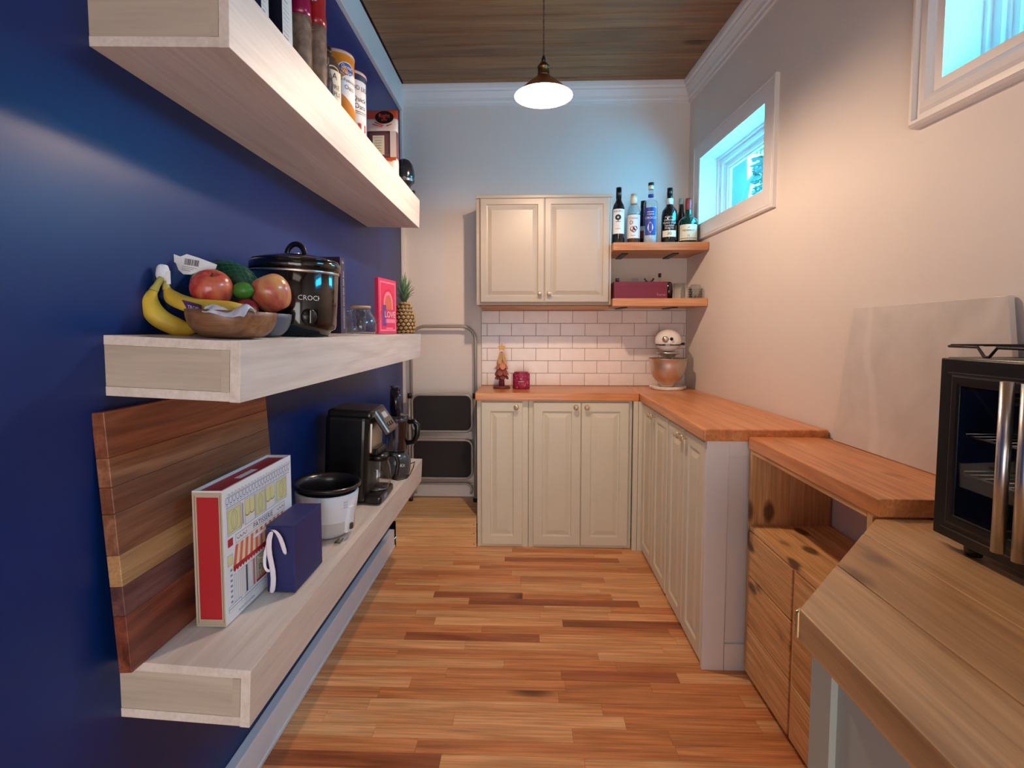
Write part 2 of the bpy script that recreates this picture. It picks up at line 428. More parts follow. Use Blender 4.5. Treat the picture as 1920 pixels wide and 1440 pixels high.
window(1, W1, [(0.0, 0.0), (0.0, -0.018), (0.060, -0.018), (0.066, -0.014), (0.068, -0.020), (0.075, -0.020), (0.078, -0.016), (0.078, 0.0)])
window(2, W2, [(0.0, 0.0), (0.0, -0.016), (0.012, -0.016), (0.016, -0.020), (0.030, -0.028), (0.046, -0.024), (0.056, -0.018), (0.066, -0.018), (0.070, -0.030), (0.078, -0.030), (0.084, -0.022), (0.086, 0.0)])

# crown mouldings
cp = [(0, -0.125), (0.010, -0.125), (0.012, -0.108), (0.018, -0.100), (0.022, -0.082), (0.034, -0.058), (0.040, -0.048), (0.040, -0.040), (0.050, -0.030), (0.054, -0.012), (0.054, 0.0), (0, 0.0)]
c1 = MB(TR); c1.prism([(-d, ZC + z) for d, z in cp], 0.0, UEND, axis='x'); struct(c1.build('trim_1', 'trim_white'))
# TR local: prism axis x -> (w,u,v) = (along, v, z)
cb = [(d * 0.75, z) for d, z in cp]
struct(MB().prism([(YB - d, ZC + z) for d, z in cb], XL + 0.02, 0.985, axis='x').build('trim_2', 'trim_white'))
struct(MB().box(XL, XL + 0.022, Y0, YB, ZC - 0.155, ZC).build('trim_3', 'trim_white', bevel=0.002))
struct(MB().box(XL, XL + 0.016, YB - 0.028, YB, 0.175, ZC - 0.155).build('trim_4', 'trim_white', bevel=0.002))
struct(MB().box(XL, XL + 0.03, Y0, 2.93, 0, 0.105).box(XL, XL + 0.034, Y0, 2.93, 0, 0.015).build('baseboard_left', 'blue_lit_white', bevel=0.003))
struct(MB().box(XL + 0.02, -0.29, YB - 0.016, YB, 0.175, 0.265).build('baseboard_back', 'trim_white', bevel=0.003))

# backsplash tiles (pieces of the back wall)
gr = MB().box(-0.287, 1.003, YB - 0.004, YB + 0.001, 0.90, 1.376).build('grout_bed', 'grout', wbk)
TW, THH = 0.1545, 0.0790
for r in range(6):
    zt = 1.375 - r * THH
    ref = -0.172 if r % 2 == 0 else -0.249
    x = ref - 2 * TW
    while x < 1.0:
        a, b = max(x, -0.286), min(x + TW, 1.000)
        if b - a > 0.012:
            o = MB().box(a + 0.0011, b - 0.0011, YB - 0.010 - rng.random() * 0.0006, YB - 0.003, max(zt - THH, 0.9005) + 0.0011, zt - 0.0011).build('tile', 'tile', wbk, bevel=0.0012, segs=1)
        x += TW

# ------------------------------------------------------------------ PENDANT LAMP
lamp = thing('pendant_lamp', 'brass pendant lamp with a lit white-lined cone shade hanging from the plank ceiling', 'lamp', (0.064, 2.09, 2.157))
M['shade_out'] = pm('shade_copper', (168, 104, 62), 0.32, 0.9, 0.06)
M['shade_in'] = pm('shade_white_lining', (250, 246, 238), 0.5, var=0.0)
sh = MB(); R = 0.113
sh.lathe([(0.022, 0.078), (0.030, 0.070), (0.058, 0.048), (0.090, 0.020), (R, 0.0)], 48, m=0, cap=False)
sh.build('lamp_shade', 'shade_out', lamp)
MB().lathe([(R - 0.001, 0.0005), (0.089, 0.0185), (0.057, 0.0465), (0.029, 0.0685), (0.004, 0.072)], 48, cap=False).build('shade_lining', 'shade_in', lamp)
MB().lathe([(0.022, 0.074), (0.024, 0.080), (0.0225, 0.084), (0.0225, 0.104), (0.0245, 0.106), (0.0245, 0.110), (0.020, 0.116), (0.014, 0.124), (0.008, 0.128)], 28).build('lamp_socket', 'oldbrass', lamp)
MB().lathe([(0.009, 0.126), (0.008, 0.140), (0.0045, 0.152), (0.003, 0.154)], 16).build('cord_grip', 'black_plastic', lamp)
cord = MB(); n = 60
for ph in (0, PI):
    cord.tube([(0.0016 * math.cos(ph + i * 0.9), 0.0016 * math.sin(ph + i * 0.9), 0.15 + (ZC - 2.157 - 0.15 - 0.01) * i / n) for i in range(n + 1)], 0.0019, 6)
cord.build('cord', pm('twisted_cord', (96, 72, 50), 0.8), lamp)
MB().lathe([(0.055, ZC - 2.157 - 0.001), (0.055, ZC - 2.157 - 0.012), (0.03, ZC - 2.157 - 0.025), (0.006, ZC - 2.157 - 0.032)], 28).build('ceiling_rose', 'oldbrass', lamp)
bm_, nt_, b_, N_, L_ = newmat('bulb_glow'); b_.inputs['Emission Color'].default_value = BULB_COL; b_.inputs['Emission Strength'].default_value = BULB
b_.inputs['Base Color'].default_value = (1, 1, 1, 1)
MB().sphere((0, 0, 0.022), 0.024, sz=1.25).lathe([(0.008, -0.006), (0.004, -0.013), (0.0008, -0.016)], 12).build('bulb', bm_, lamp)
# ------------------------------------------------------------------ CABINETS AND COUNTERS
def door_mesh(w, h, t=0.019, stile=0.052, slope=0.026):
    """raised-panel door, origin at the bottom centre of the back, facing -y"""
    mb = MB(); prof = [(0.0, 0.0), (0.0, t - 0.004), (0.004, t), (stile, t), (stile + 0.004, t - 0.007), (stile + 0.010, t - 0.008), (stile + 0.010 + slope, t - 0.001), (stile + 0.014 + slope, t - 0.001)]
    n = len(prof); vs, fs = [], []
    for (sx, sz) in ((-1, 0), (1, 0), (1, 1), (-1, 1)):
        for d, v in prof: vs.append((sx * (w / 2 - d), -v, (h - d) if sz else d))
    for c in range(4):
        c2 = (c + 1) % 4
        for k in range(n - 1): fs.append((c * n + k, c2 * n + k, c2 * n + k + 1, c * n + k + 1))
    fs.append([c * n + n - 1 for c in range(4)]); fs.append([c * n for c in (3, 2, 1, 0)])
    return mb.add(vs, fs)
def knob(parent, loc, mat, rz=0.0, r=0.0155):
    o = MB().lathe([(0.006, 0.0), (0.006, -0.010), (0.009, -0.014), (r, -0.018), (r, -0.023), (r * 0.7, -0.028), (0.0005, -0.030)], 20, axis='y').build('knob', mat, parent)
    o.location = loc; o.rotation_euler.z = rz
    return o
M['knob_pearl'] = pm('pearl_knob', (220, 206, 176), 0.18, 0.55, 0.05, coat=0.5)
def door(parent, x, y, z, w, h, kx, kz, mat='cab_paint', rz=0.0, stile=0.052, slope=0.026, kmat='knob_pearl', kr=0.0155):
    o = door_mesh(w, h, stile=stile, slope=slope).build('door', mat, parent); o.location = (x, y, z); o.rotation_euler.z = rz
    if kx is not None: knob(o, (kx, -0.019, kz), kmat, r=kr)
    return o
CT, CTH = 0.90, 0.045
YF = 2.960                                        # carcass face of back run; doors stand proud
# back run: single door unit
c = thing('base_cabinet', 'cream base cabinet with one narrow raised-panel door beside the folded step stool', 'cabinet', (0, 0, 0))
MB().box(-0.282, 0.012, YF, YB - 0.001, 0.0, CT - CTH).build('carcass', 'cab_paint', c, bevel=0.0015)
door(c, -0.1385, YF, 0.018, 0.236, 0.828, 0.082, 0.80)
c = thing('base_cabinet', 'cream base cabinet with a pair of raised-panel doors and two knobs at the top middle', 'cabinet', (0, 0, 0))
MB().box(0.014, 0.600, YF, YB - 0.001, 0.0, CT - CTH).build('carcass', 'cab_paint', c, bevel=0.0015)
door(c, 0.1745, YF, 0.018, 0.270, 0.828, 0.105, 0.80); door(c, 0.446, YF, 0.018, 0.268, 0.828, -0.105, 0.80)
c = thing('corner_filler', 'narrow cream filler panel in the inner corner between the two cabinet runs', 'panel', (0, 0, 0))
MB().box(0.602, 0.628, YF - 0.008, YB - 0.4, 0.0, CT - CTH).box(0.630, 0.664, 2.928, YF + 0.01, 0.0, CT - CTH).build('filler_panel', 'cab_paint', c, bevel=0.001)
# right run, doors face -x
XF = 0.668
def right_unit(y0, y1, doors, label):
    c = thing('base_cabinet', label, 'cabinet', (0, 0, 0))
    MB().hexa([(XF, y0, 0), (xr(y0) - 0.002, y0, 0), (xr(y1) - 0.002, y1, 0), (XF, y1, 0), (XF, y0, CT - CTH), (xr(y0) - 0.002, y0, CT - CTH), (xr(y1) - 0.002, y1, CT - CTH), (XF, y1, CT - CTH)]).build('carcass', 'cab_paint', c)
    for (a, b, k) in doors:
        door(c, XF, (a + b) / 2, 0.018, b - a - 0.003, 0.828, k * ((b - a) / 2 - 0.028), 0.80, rz=-PI / 2, stile=0.048)
    return c
# door local +x maps to world -y when rz=-90deg
right_unit(2.396, 2.925, [(2.667, 2.924, 1), (2.406, 2.665, -1)], 'cream base cabinet nearest the corner in the right-hand run, two narrow doors')
cn = right_unit(1.905, 2.394, [(2.146, 2.386, 1), (1.906, 2.144, -1)], 'cream base cabinet at the near end of the right-hand run with a framed end panel')
ep = MB()
for (x0, x1, z0, z1) in ((0.650, 0.730, 0, CT - CTH), (0.730, 1.06, CT - CTH - 0.055, CT - CTH), (0.730, 1.06, 0, 0.10)):
    ep.box(x0, x1, 1.882, 1.904, z0, z1)
ep.box(0.730, 1.06, 1.892, 1.904, 0.10, CT - CTH - 0.055)
ep.build('end_panel', 'trim_white', cn, bevel=0.0015)
# counters
def slab(name, pts, z0, z1, mat, label, cat='countertop', bevel=0.004):
    o = MB().prism(pts, z0, z1).build(name, mat, None, bevel=bevel, segs=3); return tag(o, label, cat)
slab('wooden_countertop', [(-0.290, 2.930), (0.632, 2.930), (0.632, YB - 0.004), (-0.290, YB - 0.004)], CT - CTH + 0.0005, CT, 'counter', 'warm honey wooden countertop along the back wall below the tiles')
slab('wooden_countertop', [(0.634, 1.872), (xr(1.872) - 0.004, 1.872), (xr(YB) - 0.006, YB - 0.006), (0.634, YB - 0.006)], CT - CTH + 0.0005, CT, 'counter_y', 'warm honey wooden countertop along the right wall under the mixer', bevel=0.006)
C2, C2T = 0.875, 0.042
slab('wooden_countertop', [(0.790, 1.178), (xr(1.178) - 0.004, 1.178), (xr(1.866) - 0.004, 1.866), (0.790, 1.866)], C2 - C2T, C2, 'counter_y', 'shallow wooden countertop under the leaning marble slab, a step lower than its neighbour', bevel=0.003)
# near worktop of glued boards, chamfered corner
wt = thing('wooden_worktop', 'thick pale plank worktop with a cut-off corner under the toaster oven', 'countertop', (0, 0, 0))
TZ0, TZ1 = 0.783, 0.8325
def clip_board(xa, xb):
    # region: y<=1.172, x>=0.413, and y <= 0.782 + (x-0.413)*1.07 ; y>=-0.5
    k = (1.172 - 0.782) / (0.779 - 0.413)
    f = lambda x: min(1.172, 0.782 + (x - 0.413) * k)
    pts = [(xa, -0.5), (xb, -0.5), (xb, f(xb))]
    if xa < 0.779 < xb: pts.append((0.779, 1.172))
    pts.append((xa, f(xa)))
    return pts
edges = [0.413, 0.560, 0.700, 0.835, 0.975, 1.098]
for a, b in zip(edges, edges[1:]):
    if a > 0.8:
        pts = [(a, -0.5), (b, -0.5), (b, 1.172), (a, 1.172)]
    else: pts = clip_board(a, b)
    pts = [(x + (0.0004 if x == a else -0.0004 if x == b else 0), y) for x, y in pts]
    MB().prism(pts, TZ0, TZ1 - rng.random() * 0.0005).build('plank', 'slab_y', wt, bevel=0.003, segs=2)
# pale grey cabinet under it
c = thing('base_cabinet', 'pale grey-green cabinet with framed sides under the thick plank worktop', 'cabinet', (0, 0, 0))
body = [(0.470, -0.5), (1.095, -0.5), (1.09, 1.150), (0.802, 1.150), (0.470, 0.818)]
MB().prism(body, 0.0, TZ0 - 0.001).build('carcass', 'cab_grey', c)
sp = MB()
sp.box(0.460, 0.4705, 0.772, 0.828, 0, TZ0 - 0.001); sp.box(0.460, 0.4705, -0.5, 0.772, TZ0 - 0.045, TZ0 - 0.001); sp.box(0.460, 0.4705, -0.5, 0.772, 0, 0.09)
sp.build('side_frame', 'cab_grey', c, bevel=0.0015)
TD = Matrix.Translation((0.470, 0.818, 0)) @ Matrix.Rotation(PI / 4, 4, 'Z')
d = MB(TD).box(0.03, 0.44, 0.001, 0.019, 0.02, TZ0 - 0.02).build('door', 'cab_grey', c, bevel=0.002)
MB(TD).box(0.040, 0.048, 0.019, 0.048, 0.735, 0.770).box(0.036, 0.052, 0.044, 0.052, 0.728, 0.777).build('handle', 'brass', d, bevel=0.003)

# knotty pine drawer unit with an open niche
pd = thing('drawer_unit', 'knotty pine drawer unit with an open niche under the shallow countertop', 'drawers', (0, 0, 0))
PX, PB, PT = 0.795, 0.02, C2 - C2T - 0.001
xb = lambda y: xr(y) - 0.004
MB().box(PX, xb(1.845), 1.845, 1.864, PB, PT).build('side_panel', 'pine_z', pd, bevel=0.001)
MB().box(PX, xb(1.2), 1.205, 1.224, PB, PT).build('side_panel', 'pine_z', pd, bevel=0.001)
MB().box(PX + 0.001, xb(1.845), 1.225, 1.844, 0.545, 0.563).build('niche_shelf', 'pine_y', pd)
MB().box(PX, PX + 0.05, 1.225, 1.844, PT - 0.014, PT).build('front_rail', 'pine_y', pd)
MB().box(xb(1.845) - 0.018, xb(1.845), 1.225, 1.844, PT - 0.060, PT).build('back_rail', 'pine_y', pd)
MB().box(PX + 0.02, xb(1.845) - 0.01, 1.225, 1.844, 0.03, 0.535).build('drawer_case', 'pine_y', pd)
MB().box(PX + 0.002, PX + 0.02, 1.529, 1.541, PB, 0.544).build('divider', 'pine_z', pd)
rows = [(0.385, 0.541), (0.202, 0.380), (0.026, 0.197)]
for (a, b) in ((1.542, 1.843), (1.226, 1.528)):
    for (z0, z1) in rows:
        dr = MB().box(PX - 0.003, PX + 0.017, a + 0.0015, b - 0.0015, z0, z1).build('drawer', 'pine_y', pd, bevel=0.002)

# wall cabinet
wc = thing('wall_cabinet', 'cream two-door wall cabinet with raised panels hung on the back wall', 'cabinet', (0, 0, 0))
UX0, UX1, UZ0, UZ1, UY = -0.290, 0.484, 1.398, 2.018, 3.040
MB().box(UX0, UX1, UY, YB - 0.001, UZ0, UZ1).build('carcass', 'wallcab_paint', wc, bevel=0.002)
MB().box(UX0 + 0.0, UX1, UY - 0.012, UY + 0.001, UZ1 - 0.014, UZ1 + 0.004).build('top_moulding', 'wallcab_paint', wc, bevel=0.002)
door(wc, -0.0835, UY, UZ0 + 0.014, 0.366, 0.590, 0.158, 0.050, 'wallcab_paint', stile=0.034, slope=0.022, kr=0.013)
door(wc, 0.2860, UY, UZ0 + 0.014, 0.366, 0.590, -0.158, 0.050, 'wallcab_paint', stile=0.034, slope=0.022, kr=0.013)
# boards to its right
def board(z0, z1, x0, label, y0=2.985):
    t = thing('wall_shelf', label, 'shelf', (0, 0, 0), group='wooden bar shelves in the corner')
    MB().prism([(x0, y0), (xr(y0) - 0.003, y0), (xr(YB) - 0.003, YB - 0.001), (x0, YB - 0.001)], z0, z1).build('board', 'barwood', t, bevel=0.002)
    for bx in (x0 + 0.07, xr(y0) - 0.17):
        MB().box(bx, bx + 0.035, 3.10, YB - 0.001, z0 - 0.005, z0 - 0.0002).build('bracket', 'black_metal', t)
    return t
board(1.700, 1.744, 0.486, 'upper pale wooden shelf holding the row of liquor bottles')
board(1.388, 1.432, 0.486, 'lower wooden shelf holding the burgundy crate and glasses')
tag(MB().box(-0.268, 0.484, 3.10, YB - 0.011, 1.3765, 1.3975).build('mounting_board', 'barwood', None, bevel=0.001), 'thin wooden board under the cream wall cabinet', 'board')

# pine platform in the back left corner
pf = thing('platform_step', 'low pine plank platform in the back left corner under the folded step stool', 'platform', (0, 0, 0))
for (a, b) in ((2.930, 3.06), (3.061, 3.195), (3.196, YB - 0.002)):
    MB().box(XL + 0.002, -0.286, a, b, 0.153, 0.173).build('plank', 'pine', pf, bevel=0.001)
for (a, b) in ((0.001, 0.062), (0.063, 0.108), (0.109, 0.152)):
    MB().box(XL + 0.036, -0.286, 2.936, 2.952, a, b).build('plank', 'pine', pf, bevel=0.001)
for z in (0.02, 0.085, 0.135):
    MB().lathe([(0.003, 2.936), (0.003, 2.9345)], 10, c=(-0.300, 0, z), axis='y').build('screw', 'dark_steel', pf)

# three box shelves on the navy wall
def box_shelf(zt, zb, tilt, label, y0=0.950, y1=2.610, xf=-0.530):
    t = thing('box_shelf', label, 'shelf', (XL, 0, zt), ry=tilt, group='thick birch box shelves on the navy wall')
    d = (xf - XL) ; h = zt - zb; e = 0.006
    MB().box(0.0, d, y0, y1, -0.018, 0).build('top_board', 'birch', t, bevel=0.001)
    MB().box(0.0, d, y0, y1, -h, -h + 0.018).build('bottom_board', 'birch', t, bevel=0.001)
    MB().box(d - 0.018, d + 0.0015, y0 - 0.001, y1, -h - 0.001, 0.001).build('front_board', 'birch', t, bevel=0.001)
    MB().box(0.0, d - 0.0185, y0 + 0.001, y0 + 0.016, -h + 0.0182, -0.0182).build('end_board', 'birch_x', t, bevel=0.001)
    MB().box(d - 0.034, d - 0.0186, y0 - 0.0005, y0 + 0.0008, -h + 0.0182, -0.0182).build('edge_strip', 'birch_x', t)
    MB().box(0.0, d - 0.0185, y1 - 0.016, y1 - 0.001, -h + 0.0182, -0.0182).build('end_board', 'birch_x', t, bevel=0.001)
    return t
SH = box_shelf
SH(1.244, 1.130, 0.045, 'middle birch box shelf with the fruit bowls and slow cooker')
SH(1.898, 1.765, 0.025, 'top birch box shelf with packets and oat canisters')
SH(0.612, 0.498, 0.055, 'bottom birch box shelf with the cutting board and coffee maker')

# ------------------------------------------------------------------ OUTSIDE the far window
M['bark'] = pm('pale_bark', (54, 54, 52), 0.9, var=0.4, vs=3, bump=0.8, bs=8)
M['leaf'] = pm('leaf_green', (20, 44, 26), 0.6, var=0.3, vs=3)
tr = thing('tree', 'tree with a pale trunk and leafy boughs outside the far window', 'tree', (3.13, 8.2, 0.0))
MB().tube([(0, 0, 0), (0.02, 0, 2), (-0.01, 0, 4), (0.03, 0, 6.5), (0, 0, 9)], [0.24, 0.21, 0.19, 0.16, 0.1], 14).build('trunk', 'bark', tr)
MB().tube([(0, 0, 2.6), (-0.10, -0.6, 2.9), (-0.35, -1.4, 3.1), (-0.52, -2.4, 3.1)], [0.06, 0.045, 0.03, 0.012], 8).build('bough', 'bark', tr)
lf = MB(); rl = random.Random(5)
for i in range(900):
    a, b = rl.gauss(0, 0.30), rl.gauss(0, 0.9)
    b *= 0.4; p = Vector((-0.40 + a * 0.6 + b * 0.42, -2.0 + b, 3.02 + rl.gauss(0, 0.26)))
    if p.x - b * 0.42 < -0.54: continue
    q = Matrix.Rotation(rl.random() * 6, 3, 'Z') @ Matrix.Rotation(rl.random() * 3, 3, 'X')
    w = 0.035
    lf.add([tuple(p + q @ Vector(v)) for v in ((-w * 1.4, 0, 0), (0, w * 0.6, 0.004), (w * 1.6, 0, 0), (0, -w * 0.6, 0.004))], [(0, 1, 2, 3)])
o = lf.build('foliage', 'leaf', tr); o['kind'] = 'stuff'

# ------------------------------------------------------------------ STEP STOOL
st = thing('step_stool', 'folded grey tubular step stool with two black treads leaning on the back wall', 'step stool', (-0.525, 3.235, 0.175))
def rrect(x0, x1, z0, z1, r, n=6, y=0.0, open_bottom=False):
    pts = []
    for cx, cz, a0 in ((x1 - r, z1 - r, 0), (x0 + r, z1 - r, PI / 2), (x0 + r, z0 + r, PI), (x1 - r, z0 + r, 1.5 * PI)):
        if open_bottom and a0 >= PI: break
        for i in range(n + 1):
            a = a0 + PI / 2 * i / n; pts.append((cx + r * math.cos(a), y, cz + r * math.sin(a)))
    return pts
LX = 0.205
MB().tube([(LX, 0.045, 0.02)] + rrect(-LX, LX, 0.02, 1.102, 0.09, open_bottom=True, y=0.045) + [(-LX, 0.045, 0.02)], 0.0105, 12).build('handrail_frame', 'grey_metal', st)
MB().tube([(LX + 0.002, -0.006, 0.012)] + rrect(-LX - 0.002, LX + 0.002, 0.02, 0.680, 0.001, n=1, open_bottom=True, y=-0.006)[:0] + [(LX + 0.002, -0.006, 0.66)], 0.0105, 10).build('front_leg', 'grey_metal', st)
MB().tube([(-LX - 0.002, -0.006, 0.012), (-LX - 0.002, -0.006, 0.66)], 0.0105, 10).build('front_leg', 'grey_metal', st)
MB().tube([(-LX + 0.03, 0.02, 0.04)] + rrect(-LX + 0.022, LX - 0.022, 0.0, 0.105, 0.045, y=0.02, open_bottom=True)[::-1] + [(LX - 0.03, 0.02, 0.04)], 0.008, 10).build('rear_leg', 'grey_metal', st)
for z0, z1 in ((0.447, 0.676), (0.150, 0.392)):
    a = MB().tube(rrect(-0.187, 0.187, z0, z1, 0.042, y=-0.018), 0.0085, 10, closed=True).build('tread_frame', 'grey_metal', st)
    pts = [(x, z) for x, y, z in rrect(-0.179, 0.179, z0 + 0.008, z1 - 0.008, 0.036)]
    MB().prism(pts, -0.026, -0.016, axis='y').build('tread', 'rubber', a, bevel=0.002)
for x in (-LX, LX):
    MB().lathe([(0.0145, 0), (0.0145, 0.030)], 14, c=(x, -0.006, 0.655)).build('joint_cap', 'black_plastic', st)
    MB().lathe([(0.0145, 0), (0.0135, 0.022)], 14, c=(x, -0.006, -0.001)).build('foot_cap', 'black_plastic', st)
    MB().tube([(x, 0.045, 0.64), (x, -0.006, 0.62)], 0.006, 8).build('link', 'black_metal', st)
MB().box(-0.185, 0.185, -0.004, 0.0, 0.395, 0.445).build('cross_plate', 'grey_metal', st)

# ------------------------------------------------------------------ ON THE COUNTERTOP
wood_a = [pm('felted_wood_%d' % i, c, 0.6, var=0.1, vs=40) for i, c in enumerate(((214, 168, 120), (206, 132, 104), (150, 78, 62), (120, 52, 50)))]
t = thing('wooden_tree_ornament', 'small wooden fir tree ornament with layered scales and a star on top', 'ornament', (-0.150, 3.165, CT + 0.0005))
MB().lathe([(0.051, 0), (0.052, 0.006), (0.048, 0.013), (0.02, 0.015)], 28).build('base', wood_a[3], t)
MB().lathe([(0.019, 0.012), (0.016, 0.05), (0.013, 0.12), (0.006, 0.222)], 16).build('trunk', wood_a[3], t)
M['star_gold'] = pm('star_gold', (222, 168, 92), 0.45, 0.2)
star = []
for i in range(10):
    a = PI / 2 + i * PI / 5; r = 0.026 if i % 2 == 0 else 0.0125; star.append((r * math.cos(a), 0.248 + r * math.sin(a)))
MB().prism(star, -0.006, 0.006, axis='y').build('star', 'star_gold', t, bevel=0.001)
for tier, (zt, ht, rt_, wd, n, mi) in enumerate(((0.095, 0.048, 0.044, 0.030, 7, 3), (0.125, 0.055, 0.042, 0.031, 7, 2), (0.165, 0.056, 0.036, 0.028, 6, 1), (0.218, 0.075, 0.028, 0.022, 5, 0))):
    for k in range(n):
        a = 2 * PI * (k + 0.5 * (tier % 2)) / n - PI / 2 + 0.25
        pts = [(-wd * 0.42, 0), (wd * 0.42, 0)] + [(wd * 0.62 * math.cos(-PI * j / 8), -ht * 0.55 + ht * 0.45 * math.sin(-PI * j / 8)) for j in range(9)]
        mb = MB(Matrix.Rotation(a, 4, 'Z') @ Matrix.Translation((rt_ * 0.35, 0, zt)) @ Matrix.Rotation(-math.atan2(rt_ * 0.75, ht), 4, 'Y') @ Matrix.Rotation(PI / 2, 4, 'Z'))
        mb.prism(pts, -0.002, 0.002, axis='y').build('wood_scale', wood_a[mi], t)
t = thing('candle', 'crimson patterned candle tin beside the wooden tree ornament', 'candle', (-0.031, 3.150, CT + 0.0005))
M['crimson'] = pm('crimson_pattern', (150, 34, 74), 0.4, var=0.5, vs=45)
MB().lathe([(0.050, 0), (0.052, 0.003), (0.052, 0.090), (0.050, 0.092), (0.043, 0.093), (0.043, 0.100), (0.040, 0.101), (0.0005, 0.101)], 36).build('tin', 'crimson', t)
mb = MB(); rl = random.Random(3)
for i in range(34):
    a = -PI / 2 + rl.uniform(-1.2, 1.2); z = rl.uniform(0.008, 0.084); r = rl.uniform(0.0022, 0.0048); R0 = 0.0524
    mb.add([(R0 * math.cos(a + r * math.cos(q * PI / 4) / R0), R0 * math.sin(a + r * math.cos(q * PI / 4) / R0), z + r * math.sin(q * PI / 4)) for q in range(8)], [tuple(range(8))])
mb.build('printed_flowers', pm('pink_print', (214, 110, 140), 0.5), t)
patch_mb = MB(); patch(patch_mb, 0.0527, 0.045, 0.048, -PI / 2 - 0.35, -PI / 2 + 0.35); patch_mb.build('label_line', 'white_paper', t)

# stand mixer (head along +y', bowl in front)
t = thing('stand_mixer', 'white stand mixer with a steel bowl in the corner of the countertop', 'mixer', (0.845, 3.145, CT + 0.0005), rz=-0.30)
base = [(0.085 * math.cos(a) * (1.12 if math.sin(a) > 0 else 1), 0.105 * math.sin(a) + 0.02) for a in [2 * PI * i / 32 for i in range(32)]]
MB().prism([(x * 1.14, y * 1.05) for x, y in base], 0.0, 0.020).build('base', 'white_gloss', t, bevel=0.007, segs=3)
MB().hexa([(-0.035, 0.055, 0.018), (0.035, 0.055, 0.018), (0.040, 0.125, 0.018), (-0.040, 0.125, 0.018), (-0.032, 0.062, 0.245), (0.032, 0.062, 0.245), (0.034, 0.118, 0.245), (-0.034, 0.118, 0.245)]).build('column', 'white_gloss', t, bevel=0.014, segs=4)
hd = [(0.0005, -0.118), (0.030, -0.116), (0.055, -0.106), (0.070, -0.085), (0.076, -0.05), (0.076, 0.0), (0.072, 0.06), (0.062, 0.11), (0.045, 0.135), (0.02, 0.146), (0.0005, 0.148)]
h = MB().lathe(hd, 32, c=(0, 0.0, 0.292), axis='y', sy=0.86).build('head', 'white_gloss', t)
def head_plan(dz, off):
    L_ = []
    for r, y in hd:
        q = 1 - (dz / max(r * 0.86, 1e-4)) ** 2
        if q > 0.02: L_.append((r * math.sqrt(q) + off, y))
    L_[0] = (L_[0][0], L_[0][1] - off); L_[-1] = (L_[-1][0], L_[-1][1] + off)
    return [(x, y) for x, y in L_] + [(-x, y) for x, y in L_[::-1]]
MB().prism(head_plan(-0.024, 0.0022), 0.263, 0.273).build('trim_band', 'dark_steel', h)
MB().lathe([(0.017, -0.108), (0.019, -0.120), (0.015, -0.126), (0.0005, -0.128)], 22, c=(-0.012, 0, 0.300), axis='y').build('hub_cap', 'steel', h)
MB().lathe([(0.006, -0.105), (0.008, -0.122), (0.0095, -0.130), (0.0005, -0.133)], 16, c=(0.022, 0, 0.302), axis='y').build('hub_knob', 'black_plastic', h)
MB().lathe([(0.006, 0.0), (0.009, 0.020), (0.0005, 0.024)], 14, c=(0.070, -0.02, 0.272), axis='x').build('speed_knob', 'black_plastic', h)
MB().lathe([(0.060, 0.226), (0.066, 0.222), (0.064, 0.214), (0.046, 0.208), (0.038, 0.196), (0.020, 0.190), (0.014, 0.160), (0.006, 0.14)], 28, c=(0, -0.045, 0)).build('beater_shaft', 'steel', t)
bowl = [(0.040, 0.022), (0.044, 0.030), (0.046, 0.040), (0.064, 0.052), (0.084, 0.078), (0.098, 0.112), (0.105, 0.150), (0.107, 0.182), (0.110, 0.185), (0.109, 0.188), (0.104, 0.182), (0.101, 0.150), (0.094, 0.112), (0.080, 0.080), (0.058, 0.055), (0.0005, 0.046)]
MB().lathe(bowl, 44, c=(0, -0.040, 0)).build('mixing_bowl', pm('satin_steel', (214, 208, 200), 0.42, 1.0, 0.03), t)
MB().tube([(0.03, 0.10, 0.12), (0.075, 0.13, 0.11), (0.085, 0.11, 0.05), (0.09, 0.12, 0.006)], 0.0035, 8).build('power_cord', 'white_plastic', t)

# ------------------------------------------------------------------ BOTTLES on the upper board
M['wine_glass_dark'] = pm('dark_bottle_glass', (10, 12, 16), 0.08, coat=0.7)
M['green_bottle'] = pm('green_bottle_glass', (16, 52, 36), 0.08, coat=0.7)
M['navy_bottle'] = pm('navy_bottle_glass', (24, 22, 66), 0.08, coat=0.7)
M['brown_bottle'] = pm('brown_bottle_glass', (40, 18, 16), 0.08, coat=0.7)
M['label_cream'] = pm('label_cream', (232, 222, 194), 0.6, var=0.01)
M['label_white'] = pm('label_white', (226, 226, 226), 0.6, var=0.01)
M['cork'] = pm('cork', (206, 184, 150), 0.8)
M['red_foil'] = pm('red_foil', (150, 42, 40), 0.35)
M['blue_label'] = pm('blue_label', (46, 66, 150), 0.5)
M['liquor'] = pm('amber_liquor', (122, 62, 24), 0.08, coat=0.5)
def cyl(r, z0, z1, mat, par, name, seg=26): return MB().lathe([(r, z0), (r, z1)], seg).build(name, mat, par)
FB = -PI / 2 - 0.24       # bottle fronts face the camera
BZ = 1.7445
def bottle(label, x, y, prof, mat): 
    t = thing('liquor_bottle', label, 'bottle', (x, y, BZ), group='liquor bottles on the upper bar shelf')
    MB().lathe(prof, 32).build('glass_body', mat, t); return t
def wrap(t, R, z0, z1, half, mat, name='paper_label'):
    mb = MB(); patch(mb, R, z0, z1, FB - half, FB + half); o = mb.build(name, mat, t); return o
